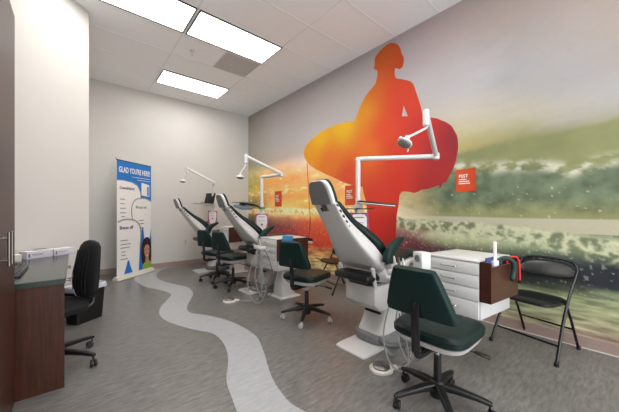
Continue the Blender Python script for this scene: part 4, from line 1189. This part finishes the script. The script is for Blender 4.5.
foot_control('smaller looking foot pedal on the floor left of the hose loops', 1.57, 3.50, R(-30), [(0.22, -0.06, 0.008), (0.34, -0.02, 0.008), (0.45, 0.08, 0.01)])

# ---------------------------------------------------------------- roll-up banner
bx, by = 0.545, 5.755
ba = math.atan2(0.52, 0.62)
t = thing('rollup_banner', 'blue and white GLAD YOU\'RE HERE! roll-up banner by the back wall', 'banner', (bx, by, 0), ba)
W_, Z0, Z1 = 0.80, 0.085, 2.08
bm = new()
prism(bm, [(-0.06, 0.0), (-0.075, 0.012), (-0.03, 0.075), (0.03, 0.075), (0.075, 0.012), (0.06, 0.0)], lambda u, v, w: Vector((-0.03 + (W_ + 0.06) * w, u, v)), 0.004)
obj('base_cassette', bm, M['cream'], t)
bm = new(); box(bm, (W_ / 2, 0.0, (Z0 + Z1) / 2 - 0.005), (W_, 0.003, Z1 - Z0 + 0.03), 0.0); obj('fabric_panel', bm, M['paper'], t, False)
bm = new(); box(bm, (W_ / 2, 0, Z1 + 0.008), (W_ + 0.01, 0.016, 0.016), 0.003); obj('top_rail', bm, M['black'], t)
bm = new(); cyl(bm, (W_ / 2, 0.02, 0.07), (W_ / 2, 0.012, Z1), 0.009); obj('support_pole', bm, M['steel'], t)
bm = new(); cyl(bm, (0.0, 0, Z1 + 0.0), (-0.02, 0, Z1 + 0.045), 0.005); obj('corner_hook', bm, M['black'], t)
def sheet(name, pts, m, layer, sm=0):
    y = -0.0015 - 0.0012 * layer
    P = [(p[0] * W_, Z1 - p[1] * (Z1 - Z0)) for p in pts]
    if sm:
        q = catmull([(a, 0, b) for a, b in P], sm, True); P = [(a.x, a.z) for a in q]
    P = [(min(max(a, 0), W_), b) for a, b in P]
    bm = new(); prism(bm, P, lambda u, v, w: Vector((u, y - 0.001 * w, v)))
    bmesh.ops.triangulate(bm, faces=bm.faces[:])
    return obj(name, bm, m, t, False)
def outline(name, pts, r, m, layer, sm=6):
    y = -0.0015 - 0.0012 * layer
    P = catmull([(p[0] * W_, y, Z1 - p[1] * (Z1 - Z0)) for p in pts], sm)
    bm = new(); n = len(P); A = []; B = []
    for i, p in enumerate(P):
        tt = (P[min(n - 1, i + 1)] - P[max(0, i - 1)]).normalized(); nn = Vector((-tt.z, 0, tt.x))
        A.append(p + nn * r); B.append(p - nn * r)
    rings = [[a, b, b + Vector((0, -0.001, 0)), a + Vector((0, -0.001, 0))] for a, b in zip(A, B)]
    loft(bm, rings); return obj(name, bm, m, t, False)
sheet('blue_field', [(0, 0), (1, 0), (1, 1), (0, 1)], M['blue'], 0)
sheet('upper_left_tooth', [(0, 0.175), (0.15, 0.170), (0.40, 0.180), (0.56, 0.205), (0.65, 0.26), (0.66, 0.34), (0.60, 0.50), (0.60, 1.0), (0, 1.0)], M['paper'], 1)
sheet('right_tooth', [(0.42, 1.0) , (0.40, 0.62), (0.38, 0.42), (0.44, 0.355), (0.58, 0.325), (0.75, 0.315), (1.0, 0.345), (1.0, 0.60), (0.955, 0.70), (0.90, 0.78), (0.83, 0.80), (0.78, 0.72), (0.74, 0.60), (0.70, 0.60), (0.66, 0.76), (0.64, 1.0)], M['paper'], 2)
sheet('lower_left_tooth', [(0, 0.535), (0.2, 0.52), (0.42, 0.525), (0.56, 0.55), (0.64, 0.60), (0.66, 0.68), (0.63, 0.80), (0.60, 1.0), (0, 1.0)], M['paper'], 3)
sheet('blue_root_gap', [(0.18, 1.0), (0.25, 0.93), (0.28, 0.885), (0.32, 0.885), (0.35, 0.93), (0.42, 1.0)], M['blue'], 4)
sheet('blue_corner', [(0.60, 1.0), (0.63, 0.80), (0.66, 0.74), (0.70, 0.64), (0.74, 0.74), (0.80, 0.80), (0.92, 0.80), (1.0, 0.70), (1.0, 1.0)], M['blue'], 4)
outline('right_outline', [(0.42, 0.53), (0.39, 0.44), (0.42, 0.375), (0.50, 0.335), (0.62, 0.322), (0.80, 0.318), (1.0, 0.345)], 0.010, M['outline'], 5)
outline('lower_outline', [(0.02, 0.535), (0.2, 0.515), (0.42, 0.52), (0.56, 0.545), (0.65, 0.60), (0.66, 0.68), (0.63, 0.80)], 0.013, M['outline'], 5)
outline('left_outline', [(0.0, 0.172), (0.15, 0.168), (0.40, 0.178), (0.57, 0.205), (0.66, 0.27)], 0.006, M['outline'], 5)
sheet('photo_frame', [(0.68, 0.17), (0.93, 0.185), (0.93, 0.30), (0.68, 0.29)], M['paper'], 5)
sheet('photo_print', [(0.86, 0.20), (0.91, 0.205), (0.91, 0.295), (0.86, 0.29)], M['blue'], 6)
def btext(name, s, u, v, size, m, xs=1.0, bold=0.0):
    mt = Matrix.Translation((u * W_, -0.011, Z1 - v * (Z1 - Z0))) @ Matrix.Rotation(PI / 2, 4, 'X')
    text(name, s, size, m, mt, t, xs, bold=bold)
btext('headline', "GLAD YOU'RE HERE!", 0.04, 0.098, 0.135, M['paper'], 0.585, 0.003)
btext('heading', 'Consultation', 0.06, 0.245, 0.07, M['navy'], 0.9, 0.001)
btext('heading', 'Braces on', 0.50, 0.415, 0.075, M['inkgreen'], 0.9, 0.001)
btext('heading', 'Braces off', 0.06, 0.60, 0.08, M['navy'], 0.9, 0.002)
bm = new()
def bar(u0, u1, v, th=0.010):
    box(bm, ((u0 + u1) / 2 * W_, -0.0108, Z1 - v * (Z1 - Z0)), ((u1 - u0) * W_, 0.0008, th))
for a, b, v in ((0.40, 0.95, 0.128), (0.55, 0.96, 0.15)): bar(a, b, v, 0.008)
obj('subtitle_lines', bm, M['paper'], t, False)
for a, b, v in ((0.07, 0.20, 0.335), (0.08, 0.19, 0.375), (0.07, 0.22, 0.415), (0.07, 0.22, 0.455), (0.10, 0.20, 0.49), (0.60, 0.75, 0.53), (0.62, 0.76, 0.56), (0.62, 0.74, 0.60), (0.64, 0.72, 0.63),
                (0.08, 0.28, 0.70), (0.08, 0.36, 0.735), (0.08, 0.34, 0.765), (0.11, 0.21, 0.80), (0.11, 0.22, 0.83), (0.08, 0.28, 0.865)):
    bm = new(); bar(a, b, v, 0.012); obj('print_line', bm, M['ink'], t, False)
# smiling woman printed at the lower right
sheet('printed_hair', [(0.70, 0.93), (0.67, 0.84), (0.69, 0.76), (0.76, 0.71), (0.86, 0.695), (0.95, 0.72), (0.995, 0.79), (1.0, 0.88), (0.97, 0.95), (0.93, 0.93), (0.80, 0.94), (0.76, 0.955)], M['hair'], 5, 5)
sheet('printed_clothes', [(0.70, 1.0), (0.73, 0.955), (0.80, 0.93), (0.86, 0.945), (0.93, 0.925), (1.0, 0.95), (1.0, 1.0)], M['lime'], 6)
sheet('printed_neck', [(0.81, 0.88), (0.90, 0.88), (0.915, 0.935), (0.86, 0.955), (0.80, 0.935)], M['skin'], 7)
sheet('printed_face', [(0.765, 0.79), (0.80, 0.752), (0.86, 0.742), (0.915, 0.765), (0.93, 0.82), (0.915, 0.865), (0.875, 0.905), (0.845, 0.91), (0.80, 0.88), (0.77, 0.84)], M['skin'], 8, 5)
sheet('printed_fringe', [(0.755, 0.80), (0.79, 0.745), (0.86, 0.728), (0.93, 0.765), (0.945, 0.82), (0.915, 0.78), (0.86, 0.765), (0.80, 0.775)], M['hair'], 9)
sheet('printed_smile', [(0.81, 0.866), (0.85, 0.874), (0.89, 0.862), (0.855, 0.884)], M['paper'], 9)
sheet('printed_eyes', [(0.795, 0.812), (0.83, 0.808), (0.83, 0.818), (0.795, 0.820)], M['hair'], 9)
sheet('printed_eyes', [(0.868, 0.807), (0.903, 0.808), (0.903, 0.818), (0.868, 0.816)], M['hair'], 9)
